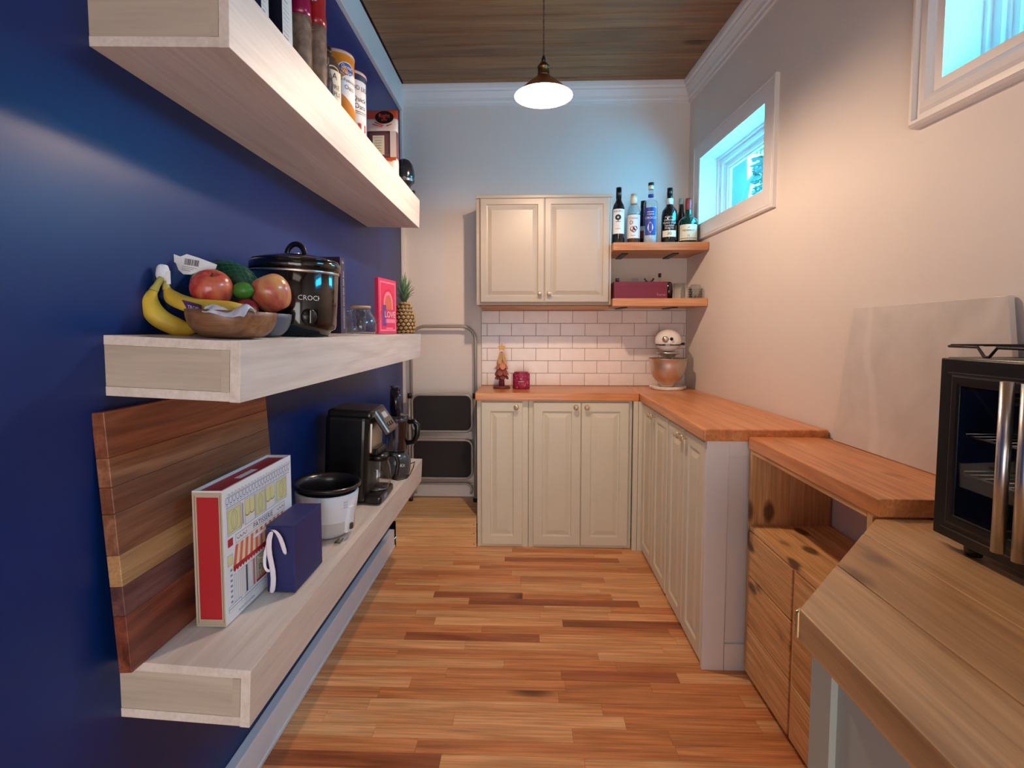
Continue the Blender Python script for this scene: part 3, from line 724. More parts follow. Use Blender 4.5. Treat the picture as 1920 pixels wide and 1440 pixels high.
# 1 tall dark wine-style bottle
x, y = 0.530, 3.085; R = 0.034
t = bottle('slim dark bottle with a white tree label, next to the wall cabinet', x, y, [(0.0005, 0.0), (R - 0.003, 0.0), (R, 0.004), (R, 0.205), (0.030, 0.225), (0.019, 0.245), (0.0145, 0.26), (0.0145, 0.322), (0.0005, 0.322)], 'wine_glass_dark')
cyl(0.0155, 0.262, 0.326, 'black_plastic', t, 'capsule'); l = wrap(t, R + 0.0004, 0.060, 0.200, 1.35, 'label_white')
mb = MB(); bend_text(mb, 'MAVRO', 0.016, R + 0.0009, 0.186, FB); bend_text(mb, '- - - - -', 0.010, R + 0.0009, 0.105, FB); bend_text(mb, 'RESERVE', 0.008, R + 0.0009, 0.088, FB)
for q in range(9):
    a = FB + 0.32 * math.cos(q * 0.7); z = 0.152 + 0.011 * math.sin(q * 0.7)
    mb.add([((R + .0009) * math.cos(a + 0.22 * math.cos(k * PI / 4)), (R + .0009) * math.sin(a + 0.22 * math.cos(k * PI / 4)), z + 0.006 * math.sin(k * PI / 4)) for k in range(8)], [tuple(range(8))])
patch(mb, R + .0009, 0.130, 0.145, FB - 0.06, FB + 0.06); patch(mb, R + .0009, 0.127, 0.130, FB - 0.4, FB + 0.4)
mb.build('label_print', 'dark_ink', l)
# 2 clear bottle with white label and dark fruit
x, y = 0.620, 3.10; R = 0.0375
t = bottle('clear bottle with a white label showing dark fruit, second from the wall cabinet', x, y, [(0.0005, 0.0), (R - 0.003, 0.0), (R, 0.004), (R, 0.180), (0.033, 0.205), (0.020, 0.228), (0.016, 0.245), (0.016, 0.285), (0.0005, 0.285)], 'glass')
MB().lathe([(0.0005, 0.004), (R - 0.004, 0.006), (R - 0.004, 0.175), (0.0005, 0.176)], 28).build('drink', pm('fruit_liqueur', (104, 76, 66), 0.1, coat=0.3), t)
cyl(0.0165, 0.246, 0.292, 'cork', t, 'stopper'); cyl(0.0190, 0.236, 0.280, 'label_cream', t, 'neck_label')
l = wrap(t, R + 0.0004, 0.036, 0.170, 1.35, 'label_white'); mb = MB()
bend_text(mb, 'Chateau', 0.016, R + 0.0009, 0.150, FB); bend_text(mb, 'D', 0.03, R + 0.0009, 0.124, FB - 0.3); bend_text(mb, 'liqueur', 0.010, R + 0.0009, 0.052, FB)
mb.build('label_print', 'dark_ink', l)
mb = MB()
for da, dz, r in ((-0.12, 0, 0.014), (0.28, 0.004, 0.013), (0.1, -0.008, 0.012)):
    mb.add([((R + .001) * math.cos(FB + da + r / R * math.cos(k * PI / 8)), (R + .001) * math.sin(FB + da + r / R * math.cos(k * PI / 8)), 0.088 + dz + r * math.sin(k * PI / 8)) for k in range(16)], [tuple(range(16))])
mb.build('fruit_print', pm('plum_ink', (92, 34, 50), 0.6), l)
# 3 behind: dark bottle with red label
x, y = 0.700, 3.215; R = 0.034
t = bottle('dark violet bottle with a red label standing behind the clear blue-labelled bottle', x, y, [(0.0005, 0.0), (R, 0.0), (R, 0.150), (0.030, 0.185), (0.020, 0.215), (0.0155, 0.235), (0.0155, 0.275), (0.0005, 0.275)], 'navy_bottle')
cyl(0.0165, 0.236, 0.280, 'black_plastic', t, 'capsule'); wrap(t, R + 0.0004, 0.055, 0.100, 1.4, 'red_foil'); wrap(t, R + 0.0004, 0.100, 0.126, 1.4, 'label_white')
# 4 tall clear vodka
x, y = 0.712, 3.08; R = 0.039
t = bottle('tallest clear bottle with a blue and white diamond label', x, y, [(0.0005, 0.0), (R - 0.003, 0.0), (R, 0.004), (R, 0.235), (0.034, 0.246), (0.018, 0.252), (0.0135, 0.262), (0.0135, 0.315), (0.0005, 0.315)], 'glass')
MB().lathe([(0.0005, 0.004), (R - 0.0035, 0.006), (R - 0.0035, 0.085), (0.0005, 0.086)], 28).build('drink', pm('milky_back_label', (190, 206, 216), 0.15, coat=0.3), t)
cyl(0.0160, 0.334, 0.350, 'black_plastic', t, 'cap'); cyl(0.0150, 0.312, 0.334, 'label_cream', t, 'stopper'); cyl(0.0160, 0.270, 0.284, 'blue_label', t, 'neck_band')
l = wrap(t, R + 0.0004, 0.050, 0.205, 0.85, 'blue_label'); mb = MB()
R1 = R + 0.0009
mb.add([(R1 * math.cos(FB + a), R1 * math.sin(FB + a), z) for a, z in ((0, 0.062), (0.30, 0.076), (0.42, 0.092), (0.30, 0.108), (0, 0.124), (-0.30, 0.108), (-0.42, 0.092), (-0.30, 0.076))], [tuple(range(8))])
bend_text(mb, 'CIROCO', 0.017, R1, 0.146, FB); bend_text(mb, 'VODKA', 0.012, R1, 0.166, FB); patch(mb, R1, 0.178, 0.181, FB - 0.5, FB + 0.5)
mb.build('label_print', 'label_white', l)
# 5 dark port
x, y = 0.822, 3.09; R = 0.0445
t = bottle('broad black port bottle with a cream band reading 30', x, y, [(0.0005, 0.0), (R - 0.003, 0.0), (R, 0.004), (R, 0.165), (0.041, 0.192), (0.030, 0.208), (0.020, 0.218), (0.0165, 0.240), (0.018, 0.262), (0.0145, 0.275), (0.0145, 0.318), (0.0005, 0.318)], 'wine_glass_dark')
cyl(0.0155, 0.278, 0.322, 'black_plastic', t, 'capsule'); cyl(0.0195, 0.228, 0.262, 'label_white', t, 'neck_label')
l = wrap(t, R + 0.0004, 0.040, 0.076, 0.95, 'label_cream'); mb = MB(); bend_text(mb, '30', 0.026, R + 0.0009, 0.058, FB); mb.build('label_print', 'dark_ink', l)
mb = MB(); 
for z, s_ in ((0.150, 'PORTO'), (0.134, 'GRAHAM'), (0.118, 'YEARS OLD'), (0.102, 'TAWNY'), (0.088, 'PORTO')): bend_text(mb, s_, 0.0155, R + 0.0009, z, FB)
mb.build('painted_lettering', 'lt_ink', t)
# 6 behind with tan top
x, y = 0.930, 3.235; R = 0.040
t = bottle('dark green bottle with a tan cap half hidden behind the cream-labelled one', x, y, [(0.0005, 0.0), (R, 0.0), (R, 0.130), (0.036, 0.165), (0.024, 0.195), (0.016, 0.220), (0.014, 0.27), (0.0005, 0.27)], 'brown_bottle')
cyl(0.0145, 0.262, 0.296, 'cork', t, 'cap'); cyl(0.0175, 0.180, 0.215, 'red_foil', t, 'neck_label')
# 7 green whiskey
x, y = 0.930, 3.09; R = 0.054
t = bottle('squat green whiskey bottle with a cream label and red capsule nearest the window', x, y, [(0.0005, 0.0), (R - 0.003, 0.0), (R, 0.005), (R, 0.118), (0.050, 0.138), (0.036, 0.152), (0.022, 0.162), (0.018, 0.178), (0.0185, 0.205), (0.0165, 0.235), (0.0005, 0.236)], 'green_bottle')
MB().lathe([(0.0178, 0.195), (0.0195, 0.200), (0.0180, 0.246), (0.0170, 0.262), (0.0005, 0.263)], 24).build('capsule', 'red_foil', t)
l = wrap(t, R + 0.0005, 0.020, 0.108, 1.05, 'label_cream'); mb = MB(); R1 = R + 0.001
bend_text(mb, 'REDBREAST', 0.0135, R1, 0.074, FB); bend_text(mb, '12', 0.016, R1, 0.044, FB); patch(mb, R1, 0.028, 0.031, FB - 1.0, FB + 1.0)
mb.add([(R1 * math.cos(FB + a), R1 * math.sin(FB + a), z) for a, z in ((-0.14, 0.088), (0.05, 0.092), (0.20, 0.100), (0.06, 0.0885))], [(0, 1, 2, 3)])
mb.build('label_print', 'dark_ink', l)

# crate, miniature bottles and glasses on the lower board
LZ = 1.4325
M['burgundy'] = pm('burgundy_box_card', (112, 32, 56), 0.55, var=0.06)
t = thing('wooden_crate', 'long burgundy open crate on the lower bar shelf', 'crate', (0.645, 3.045, LZ))
mb = MB(); x0, x1, y0, y1, h = -0.148, 0.150, -0.045, 0.075, 0.094
mb.box(x0, x1, y0, y0 + 0.006, 0, h).box(x0, x1, y1 - 0.006, y1, 0, h).box(x0, x0 + 0.006, y0 + 0.006, y1 - 0.006, 0, h).box(x1 - 0.006, x1, y0 + 0.006, y1 - 0.006, 0, h).box(x0, x1, y0, y1, 0, 0.005)
mb.build('crate_box', 'burgundy', t, bevel=0.001)
MB().box(x0, x1, y0 - 0.0008, y0, 0.066, 0.0672).build('lid_seam', pm('dark_burgundy', (72, 18, 34), 0.6), t)
mb = MB(); put_text(mb, 'Ferrer', 0.020, (0.117, y0, 0.020), (1, 0, 0), (0, 0, 1), off=0.0006); mb.build('lettering', pm('pink_ink', (188, 120, 140), 0.6), t)
def mini(label, x, y, r, h, mat, cap, capmat, neck=None):
    t = thing('small_bottle', label, 'bottle', (x, y, LZ + 0.0055), group='small bottles in the burgundy crate')
    n = neck or r * 0.5
    MB().lathe([(0.0005, 0), (r, 0), (r, h * 0.62), (n, h * 0.75), (n, h), (0.0005, h)], 20).build('glass_body', mat, t)
    MB().lathe([(n * 1.35, h - 0.004), (n * 1.35, h + cap), (0.0005, h + cap)], 16).build('cap', capmat, t); return t
mini('small bottle with a dark red cap at the cabinet end of the crate', 0.523, 3.06, 0.017, 0.095, 'brown_bottle', 0.018, 'brown_bottle')
mini('small clear bottle with a clear stopper near the middle of the crate', 0.625, 3.06, 0.020, 0.086, 'glass', 0.026, 'glass', 0.013)
mini('small bottle with a black cap and pale neck, tallest in the crate', 0.765, 3.06, 0.017, 0.122, 'glass', 0.018, 'black_plastic', 0.0065)
t = thing('corkscrew', 'dark two-armed corkscrew poking out of the crate', 'corkscrew', (0.705, 3.06, LZ + 0.0055))
MB().tube([(-0.026, 0, 0.112), (-0.018, 0, 0.098), (0, 0, 0.088), (0.018, 0, 0.098), (0.026, 0, 0.112)], [0.005, 0.004, 0.0045, 0.004, 0.005], 10).tube([(0, 0, 0.09), (0, 0, 0.002)], 0.0035, 8).build('body', 'black_metal', t)
t = thing('small_bottle', 'round burgundy bottle between the crate and the tumbler', 'bottle', (0.826, 3.09, LZ))
MB().lathe([(0.0005, 0), (0.022, 0), (0.024, 0.05), (0.022, 0.085), (0.014, 0.098), (0.0005, 0.102)], 22).build('glass_body', 'brown_bottle', t)
def tumbler(label, x, y, r, h, grp=None, rib=False, up=False):
    t = thing('drinking_glass', label, 'glass', (x, y, LZ), group=grp)
    prof = [(0.0005, 0), (r * 0.93, 0), (r * 0.96, 0.004), (r, h), (r - 0.002, h), (r * 0.9, 0.008), (0.0005, 0.008)]
    if up: prof = [(r, 0), (r, 0.004), (r * 1.0, h * 0.6), (r * 0.92, h * 0.85), (r * 0.7, h), (0.0005, h * 1.02), (0.0005, h), (r * 0.66, h * 0.96), (r * 0.88, h * 0.84), (r * 0.96, h * 0.6), (r - 0.002, 0)]
    o = MB().lathe(prof, 28, smooth=not rib).build('glass_body', 'glass', t)
    if rib:
        mb = MB()
        for k in range(14):
            for q in range(4):
                a = 2 * PI * (k + 0.5 * (q % 2)) / 14; mb.sphere(((r + 0.0005) * math.cos(a), (r + 0.0005) * math.sin(a), 0.012 + q * h * 0.17), 0.0052, seg=8, rings=5)
        mb.build('cut_pattern', 'glass', t)
    return t
tumbler('straight clear tumbler beside the burgundy crate', 0.878, 3.06, 0.034, 0.090)
tumbler('upturned clear glass behind the cut-glass one', 0.935, 3.11, 0.033, 0.072, up=True)
tumbler('upturned cut-pattern glass at the wall end of the lower bar shelf', 0.965, 3.045, 0.036, 0.080, rib=True, up=True)

# ------------------------------------------------------------------ MARBLE SLAB leaning on the right wall
ms = newmat('marble'); m_, nt_, b_, N_, L_ = ms
tc = N_.new('ShaderNodeTexCoord'); n1 = N_.new('ShaderNodeTexNoise'); n1.inputs['Scale'].default_value = 5; n1.inputs['Detail'].default_value = 8; n1.inputs['Distortion'].default_value = 1.2
L_.new(tc.outputs['Object'], n1.inputs['Vector'])
wv = N_.new('ShaderNodeTexWave'); wv.bands_direction = 'Y'; wv.inputs['Scale'].default_value = 1.1; wv.inputs['Distortion'].default_value = 9; wv.inputs['Detail'].default_value = 4
L_.new(tc.outputs['Object'], wv.inputs['Vector'])
cr = N_.new('ShaderNodeValToRGB'); cr.color_ramp.elements[0].position = 0.3; cr.color_ramp.elements[0].color = lin((214, 208, 200)); cr.color_ramp.elements[1].position = 0.7; cr.color_ramp.elements[1].color = lin((232, 226, 218))
L_.new(n1.outputs['Fac'], cr.inputs[0])
r2 = N_.new('ShaderNodeMapRange'); r2.inputs[1].default_value = 0.93; r2.inputs[2].default_value = 1.0; r2.inputs[4].default_value = 0.45; L_.new(wv.outputs['Fac'], r2.inputs[0])
mx = N_.new('ShaderNodeMix'); mx.data_type = 'RGBA'; L_.new(r2.outputs[0], mx.inputs[0]); L_.new(cr.outputs[0], mx.inputs[6]); mx.inputs[7].default_value = lin((242, 238, 232))
L_.new(mx.outputs[2], b_.inputs['Base Color']); b_.inputs['Roughness'].default_value = 0.35
M['marble'] = m_
ml = MB()
fb = [(1.052, 1.815), (1.075, 1.150)]; ft = [(1.066, 1.752), (1.092, 1.232)]
th = 0.014; ZB, ZT = C2 + 0.0008, 1.332
ml.hexa([(fb[0][0], fb[0][1], ZB), (fb[0][0] + th, fb[0][1], ZB), (fb[1][0] + th, fb[1][1], ZB), (fb[1][0], fb[1][1], ZB),
         (ft[0][0], ft[0][1], ZT - 0.008), (ft[0][0] + th, ft[0][1], ZT - 0.008), (ft[1][0] + th, ft[1][1], ZT), (ft[1][0], ft[1][1], ZT)])
tag(ml.build('marble_slab', 'marble', None, bevel=0.002), 'pale marble slab leaning on the right wall on the shallow countertop', 'slab')

# ------------------------------------------------------------------ TOASTER OVEN
t = thing('toaster_oven', 'black toaster oven with glass french doors and steel bar handles', 'oven', (0.800, 0.832, 0.8335))
M['oven_black'] = pm('oven_black', (12, 12, 16), 0.32, var=0.05)
OH0, OH1, HW = 0.032, 0.368, 0.208
mb = MB()
D = 0.262
mb.box(0.012, D, -HW, -HW + 0.010, OH0, OH1).box(0.012, D, HW - 0.010, HW, OH0, OH1).box(0.012, D, -HW + 0.01, HW - 0.01, OH1 - 0.010, OH1).box(0.012, D, -HW + 0.01, HW - 0.01, OH0, OH0 + 0.010).box(D - 0.008, D, -HW + 0.01, HW - 0.01, OH0 + 0.01, OH1 - 0.01)
mb.build('housing', 'oven_black', t, bevel=0.004)
fr = MB(); ring(fr, -HW + 0.050, HW - 0.050, OH0 + 0.042, OH1 - 0.052, [(0.0, 0.016), (0.0, 0.0), (0.006, -0.001), (0.018, -0.001), (0.020, 0.003), (0.050, 0.003), (0.050, 0.018)])
# ring is laid out as (u, v, z): rotate so that u runs along y
fr.v = [(v, u, z) for u, v, z in fr.v]
fr.build('front_frame', 'oven_black', t, bevel=0.002)
for z_ in (OH1 - 0.030, OH0 + 0.010): MB().box(0.001, 0.003, -HW + 0.02, HW - 0.02, z_, z_ + 0.0028).build('trim_line', 'dark_steel', t)
for s_ in (1, -1):
    y0, y1 = (0.002, HW - 0.052) if s_ > 0 else (-HW + 0.052, -0.002)
    g = MB().box(-0.001, 0.003, y0, y1, OH0 + 0.044, OH1 - 0.054).build('door', 'glass', t)
    yy = s_ * 0.018
    MB().tube([(-0.040, yy, 0.062), (-0.040, yy, 0.338)], 0.0092, 16).build('handle', 'steel', g)
    MB().box(-0.040, 0.0, yy - 0.004, yy + 0.004, 0.085, 0.097).box(-0.040, 0.0, yy - 0.004, yy + 0.004, 0.300, 0.312).build('handle_mount', 'dark_steel', g)
for z in (0.150, 0.222):
    rk = MB()
    for k in range(15): rk.tube([(0.02, -0.185 + k * 0.0264, z), (0.235, -0.185 + k * 0.0264, z)], 0.0013, 6)
    rk.tube([(0.02, -0.19, z), (0.02, 0.19, z)], 0.0022, 6).tube([(0.235, -0.19, z), (0.235, 0.19, z)], 0.0022, 6)
    rk.build('wire_rack', 'steel', t)
MB().box(0.02, 0.235, -0.18, 0.18, OH0 + 0.016, OH0 + 0.020).build('crumb_tray', 'dark_steel', t)
for yy in (-0.165, 0.150):
    for xx in (0.035, 0.225):
        MB().lathe([(0.013, 0.0), (0.015, 0.012), (0.016, OH0 + 0.001)], 14, c=(xx, yy, 0)).build('foot', 'black_plastic', t)
t = thing('wire_rack', 'black wire cooling rack lying on top of the toaster oven', 'rack', (0.905, 0.845, 0.8335 + OH1 + 0.0005))
mb = MB(); zz = 0.020
for xx in (-0.085, 0.150):
    pts = [(xx, 0.200, zz)]
    for c_ in (0.115, -0.115): pts += [(xx, c_ + 0.02, zz), (xx, c_ + 0.005, 0.003), (xx, c_ - 0.005, 0.003), (xx, c_ - 0.02, zz)]
    pts += [(xx, -0.20, zz)]; mb.tube(pts, 0.0026, 8)
for k in range(17): mb.tube([(-0.085, 0.195 - k * 0.0243, zz + 0.003), (0.150, 0.195 - k * 0.0243, zz + 0.003)], 0.0014, 6)
mb.build('wires', 'black_metal', t)

# ================================================================== LEFT SIDE: BOTTOM SHELF
def topz(zt, tilt, x): return zt - math.tan(tilt) * (x - XL)
ZB_ = lambda x: topz(0.612, 0.055, x) + 0.001
ZM_ = lambda x: topz(1.244, 0.045, x) + 0.001
ZT_ = lambda x: topz(1.898, 0.025, x) + 0.001
# striped cutting board leaning on the wall
cb_w = {}
def stripmat(n, st): return wood('board_' + n, st, 'y', 1.3, 0.4, 0.0, 0.05, 0.4)
strips = [(0.085, stripmat('red', [(0.25, (92, 46, 28)), (0.5, (134, 76, 50)), (0.75, (160, 100, 70))])),
          (0.055, stripmat('brown', [(0.25, (104, 62, 40)), (0.5, (142, 92, 62)), (0.75, (170, 120, 86))])),
          (0.050, stripmat('brown_two', [(0.25, (86, 46, 30)), (0.5, (124, 74, 50)), (0.75, (150, 98, 70))])),
          (0.078, stripmat('walnut', [(0.25, (92, 54, 36)), (0.5, (130, 84, 58)), (0.75, (156, 108, 78))])),
          (0.060, stripmat('pale', [(0.25, (150, 108, 70)), (0.5, (182, 138, 92)), (0.75, (202, 160, 112))])),
          (0.056, stripmat('purple', [(0.25, (66, 38, 38)), (0.5, (96, 60, 56)), (0.75, (124, 84, 76))])),
          (0.110, stripmat('chestnut', [(0.25, (84, 40, 28)), (0.5, (128, 66, 46)), (0.75, (156, 92, 64))]))]
tb = thing('cutting_board', 'large striped hardwood cutting board leaning on the navy wall at the near end', 'cutting board', (-0.7375, 1.208, 0.6092 + 0.002), ry=-math.atan(0.030 / 0.487))
z = sum(h for h, m in strips)
for h, m in strips:
    MB().box(-0.025, 0.0, -0.292, 0.292, z - h, z - 0.0002).build('strip', m, tb, bevel=0.0015); z -= h

# illustrated gift box
t = thing('illustrated_box', 'large white box printed with a pastry shop front and red ends', 'box', (-0.684, 1.240, ZB_(-0.684) + 0.0015))
M['box_white'] = pm('box_white_card', (228, 234, 240), 0.45, var=0.01); M['box_red'] = pm('box_red_card', (176, 32, 40), 0.5, var=0.03)
M['box_beige'] = pm('box_beige_print', (186, 172, 150), 0.55); M['p_yellow'] = pm('print_yellow', (216, 214, 150), 0.55); M['p_blue'] = pm('print_blue_grey', (120, 132, 168), 0.55)
M['p_cream'] = pm('print_cream', (232, 212, 188), 0.55); M['p_orange'] = pm('print_orange', (214, 110, 80), 0.55)
bw, bl, bh = 0.033, 0.163, 0.300
mb = MB()
mb.box(-bw, -bw + 0.004, -bl, bl, 0, bh).box(bw - 0.004, bw, -bl, bl, 0, bh).box(-bw + 0.004, bw - 0.004, -bl, -bl + 0.004, 0, bh).box(-bw + 0.004, bw - 0.004, bl - 0.004, bl, 0, bh).box(-bw + 0.004, bw - 0.004, -bl + 0.004, bl - 0.004, 0, 0.004)
mb.build('sleeve', 'box_white', t)
ib = MB().box(-bw + 0.0045, bw - 0.0045, -bl + 0.006, bl - 0.006, 0.005, bh - 0.006).build('inner_box', 'box_red', t)
MB().box(-0.008, 0.008, -0.045, 0.035, bh - 0.006, bh - 0.0056).build('title_plate', 'label_white', ib)
e = MB().box(-bw + 0.0005, bw - 0.0005, -bl - 0.0004, -bl, 0.001, bh - 0.003).build('end_border', 'box_beige', t)
MB().box(-bw + 0.010, bw - 0.008, -bl - 0.0009, -bl - 0.0004, 0.016, bh - 0.014).build('end_panel', 'box_red', t)
for (a, b, c_, d_) in ((-bw + 0.005, -bw + 0.0058, 0.008, bh - 0.009), (bw - 0.0048, bw - 0.004, 0.008, bh - 0.009)):
    MB().box(a, b, -bl - 0.0007, -bl - 0.0004, c_, d_).build('border_line', 'dark_steel', t)
pmats = ['p_blue', 'p_yellow', 'box_red', 'p_cream', 'dark_ink', 'p_orange', 'label_white', 'box_beige']
pr = MB(); fx = bw
def pq(y0, y1, z0, z1, m, o=0.0003): pr.add([(fx + o, y0, z0), (fx + o, y1, z0), (fx + o, y1, z1), (fx + o, y0, z1)], [(0, 1, 2, 3)], m)
def pfr(y0, y1, z0, z1, m, w=0.0011, o=0.0005): pq(y0, y1, z0, z0 + w, m, o); pq(y0, y1, z1 - w, z1, m, o); pq(y0, y0 + w, z0, z1, m, o); pq(y1 - w, y1, z0, z1, m, o)
def pel(cy, cz, ry_, rz_, m, w=0.0011, o=0.0006, n=18, a0=0, a1=2 * PI):
    for i in range(n):
        a, b = a0 + (a1 - a0) * i / n, a0 + (a1 - a0) * (i + 1) / n
        pr.add([(fx + o, cy + (ry_ + d) * math.cos(q), cz + (rz_ + d) * math.sin(q)) for q, d in ((a, -w / 2), (a, w / 2), (b, w / 2), (b, -w / 2))], [(0, 1, 2, 3)], m)
for k in range(22):                                   # scrolled cresting
    cy = -0.146 + k * 0.0139; pel(cy, 0.272, 0.0058, 0.0078, 0, 0.0014, n=9); pel(cy + 0.007, 0.282, 0.0036, 0.004, 0, 0.0011, n=7); pel(cy, 0.263, 0.004, 0.003, 0, n=6)
pq(-0.150, 0.150, 0.2555, 0.2570, 0)
wins = [(-0.146, -0.094), (-0.074, -0.034), (-0.028, 0.018), (0.024, 0.066), (0.076, 0.132)]
for i, (a, b) in enumerate(wins):
    pq(a, b, 0.196, 0.250, 1); pfr(a - 0.002, b + 0.002, 0.193, 0.253, 0); m_ = (a + b) / 2
    if i in (0, 2, 4): pel(m_, 0.223, (b - a) * 0.24, 0.022, 0); pel(m_, 0.223, (b - a) * 0.10, 0.018, 0, 0.0008); pfr(a + 0.003, b - 0.003, 0.198, 0.248, 0, 0.0007)
    else:
        pq(a, b, 0.196, 0.212, 6, 0.0004); pel((a * 3 + b) / 4, 0.218, 0.008, 0.005, 4, 0.0016, a0=PI, n=8); pel((a + 3 * b) / 4, 0.218, 0.008, 0.005, 4, 0.0016, a0=PI, n=8); pq(m_ - .0005, m_ + .0005, 0.218, 0.250, 0, .0006)
pq(-0.090, -0.080, 0.196, 0.252, 3); pq(-0.087, -0.083, 0.200, 0.248, 0, 0.0005)
pq(-0.118, 0.120, 0.166, 0.187, 6, 0.0004); pfr(-0.118, 0.120, 0.166, 0.187, 0)
for k in (0, 1, 2): pel(-0.105 + k * 0.014, 0.180, 0.0065, 0.006, 4, 0.0014, a0=PI, n=8); pel(0.085 + k * 0.014, 0.180, 0.0065, 0.006, 4, 0.0014, a0=PI, n=8)
vs, fs = text_geo('PATISSERIE', 0.0185); pr.add([(fx + 0.0008, v[0] * 1.08 + 0.006, v[1] + 0.1765) for v in vs], fs, 4)
pq(-0.148, -0.128, 0.168, 0.186, 2, 0.0005)
for k in range(22):                                   # awning
    a = -0.118 + k * 0.0108; y0_, y1_ = a, a + 0.0108
    sl = 0.012; dx = lambda y: y + (y - 0.0) * 0.10
    pr.add([(fx + 0.0004, dx(y0_), 0.118), (fx + 0.0004, dx(y1_), 0.118), (fx + 0.0004, y1_, 0.163), (fx + 0.0004, y0_, 0.163)], [(0, 1, 2, 3)], 5 if k % 2 == 0 else 3)
    pr.add([(fx + 0.0006, dx(y0_), 0.119), (fx + 0.0006, dx(y0_), 0.110), (fx + 0.0006, dx((y0_ + y1_) / 2), 0.104), (fx + 0.0006, dx(y1_), 0.110), (fx + 0.0006, dx(y1_), 0.119)], [(0, 1, 2, 3, 4)], 2)
pq(-0.045, 0.055, 0.146, 0.155, 6, 0.0007); pfr(-0.045, 0.055, 0.146, 0.155, 0, 0.0007, 0.0008)
for (a, b, m_) in ((-0.150, -0.132, 1), (-0.128, -0.120, 6), (-0.112, -0.082, 6), (-0.078, -0.073, 4), (-0.068, -0.050, 6), (-0.046, -0.040, 5), (0.075, 0.080, 4), (0.100, 0.130, 6)):
    z1_ = 0.150 if m_ == 1 else 0.100
    pq(a, b, 0.126 if m_ == 1 else 0.036, z1_, m_, 0.0004); pfr(a - 0.001, b + 0.001, (0.126 if m_ == 1 else 0.036), z1_, 0, 0.0008)
for q in range(7): pq(-0.142, -0.134, 0.040 + q * 0.012, 0.045 + q * 0.012, 0)
for q in range(3): pq(-0.104 + q * 0.007, -0.1032 + q * 0.007, 0.040, 0.098, 0, .0006)
pq(-0.034, 0.060, 0.036, 0.100, 7, 0.0004); pfr(-0.034, 0.060, 0.036, 0.100, 4)
pel(0.013, 0.098, 0.040, 0.014, 1, 0.004, a0=PI, n=14, o=0.0007)
vs, fs = text_geo('DA', 0.020); pr.add([(fx + 0.0009, v[0] - 0.008, v[1] + 0.068) for v in vs], fs, 4)
vs, fs = text_geo('LOU', 0.020); pr.add([(fx + 0.0009, v[0] - 0.002, v[1] + 0.050) for v in vs], fs, 2)
pq(-0.034, 0.020, 0.036, 0.042, 2, 0.0007)
pq(-0.152, 0.150, 0.028, 0.0295, 0); pq(-0.152, 0.150, 0.022, 0.0232, 1, 0.0006); pfr(-0.152, -0.100, 0.022, 0.036, 0)
vs, fs = text_geo('MAISON DE LA PATISSERIE', 0.0058); pr.add([(fx + 0.0006, v[0] - 0.080, v[1] + 0.010) for v in vs], fs, 4)
o = pr.build('printed_shop_front', pmats, t, fixn=False); o['kind'] = 'stuff'

# navy gift box
t = thing('gift_box', 'navy gift box with a white satin ribbon in front of the illustrated box', 'box', (-0.6065, 1.322, ZB_(-0.6065) + 0.0016), rz=0.0)
M['gift_navy'] = pm('gift_box_navy', (34, 38, 96), 0.55, var=0.03, bump=0.1, bs=300)
gw, gl, gh = 0.0345, 0.084, 0.168
MB().box(-gw, gw, -gl, gl, 0, gh - 0.003).build('box_body', 'gift_navy', t, bevel=0.0015)
MB().box(gw - 0.004, gw + 0.002, -gl - 0.002, gl + 0.002, 0.0, gh).box(-gw, gw - 0.004, -gl, gl, gh - 0.0028, gh).build('lid', 'gift_navy', t, bevel=0.001)
M['satin'] = pm('white_satin', (232, 224, 238), 0.28, var=0.04, coat=0.2)
def ribbon(pts, w, name='ribbon_tail', tw=None):
    mb = MB(); vs = []
    for i, (p, d) in enumerate(pts):
        p = Vector(p); d = Vector(d).normalized() * w / 2; vs += [tuple(p - d), tuple(p + d)]
    mb.add(vs, [(2 * i, 2 * i + 1, 2 * i + 3, 2 * i + 2) for i in range(len(pts) - 1)], 0, True)
    return mb.build(name, 'satin', t, solid=0.0006, sub=1)
yy = -gl - 0.004
ribbon([((-0.018, yy, 0.158), (1, 0, 0.2)), ((-0.008, yy - 0.014, 0.166), (1, 0, -0.1)), ((0.004, yy - 0.012, 0.156), (1, 0.1, -0.2)), ((0.012, yy - 0.008, 0.130), (1, 0.1, 0)), ((0.018, yy - 0.004, 0.095), (1, 0, 0.1))], 0.013, 'ribbon_loop')
ribbon([((-0.016, yy, 0.158), (1, 0, 0.1)), ((-0.022, yy - 0.010, 0.140), (1, 0.2, 0)), ((-0.020, yy - 0.012, 0.100), (1, 0, 0)), ((-0.012, yy - 0.008, 0.060), (1, 0.1, 0)), ((-0.013, yy - 0.009, 0.020), (1, 0, 0)), ((-0.018, yy - 0.010, 0.002), (1, 0, 0))], 0.015)
ribbon([((-0.022, yy + 0.001, 0.140), (1, 0.4, 0.1)), ((-0.034, yy - 0.006, 0.105), (1, 0.3, 0)), ((-0.036, yy - 0.006, 0.070), (1, 0.5, 0)), ((-0.028, yy - 0.008, 0.056), (0.3, 0.3, 1)), ((-0.016, yy - 0.006, 0.062), (0.2, 0.3, 1))], 0.009)

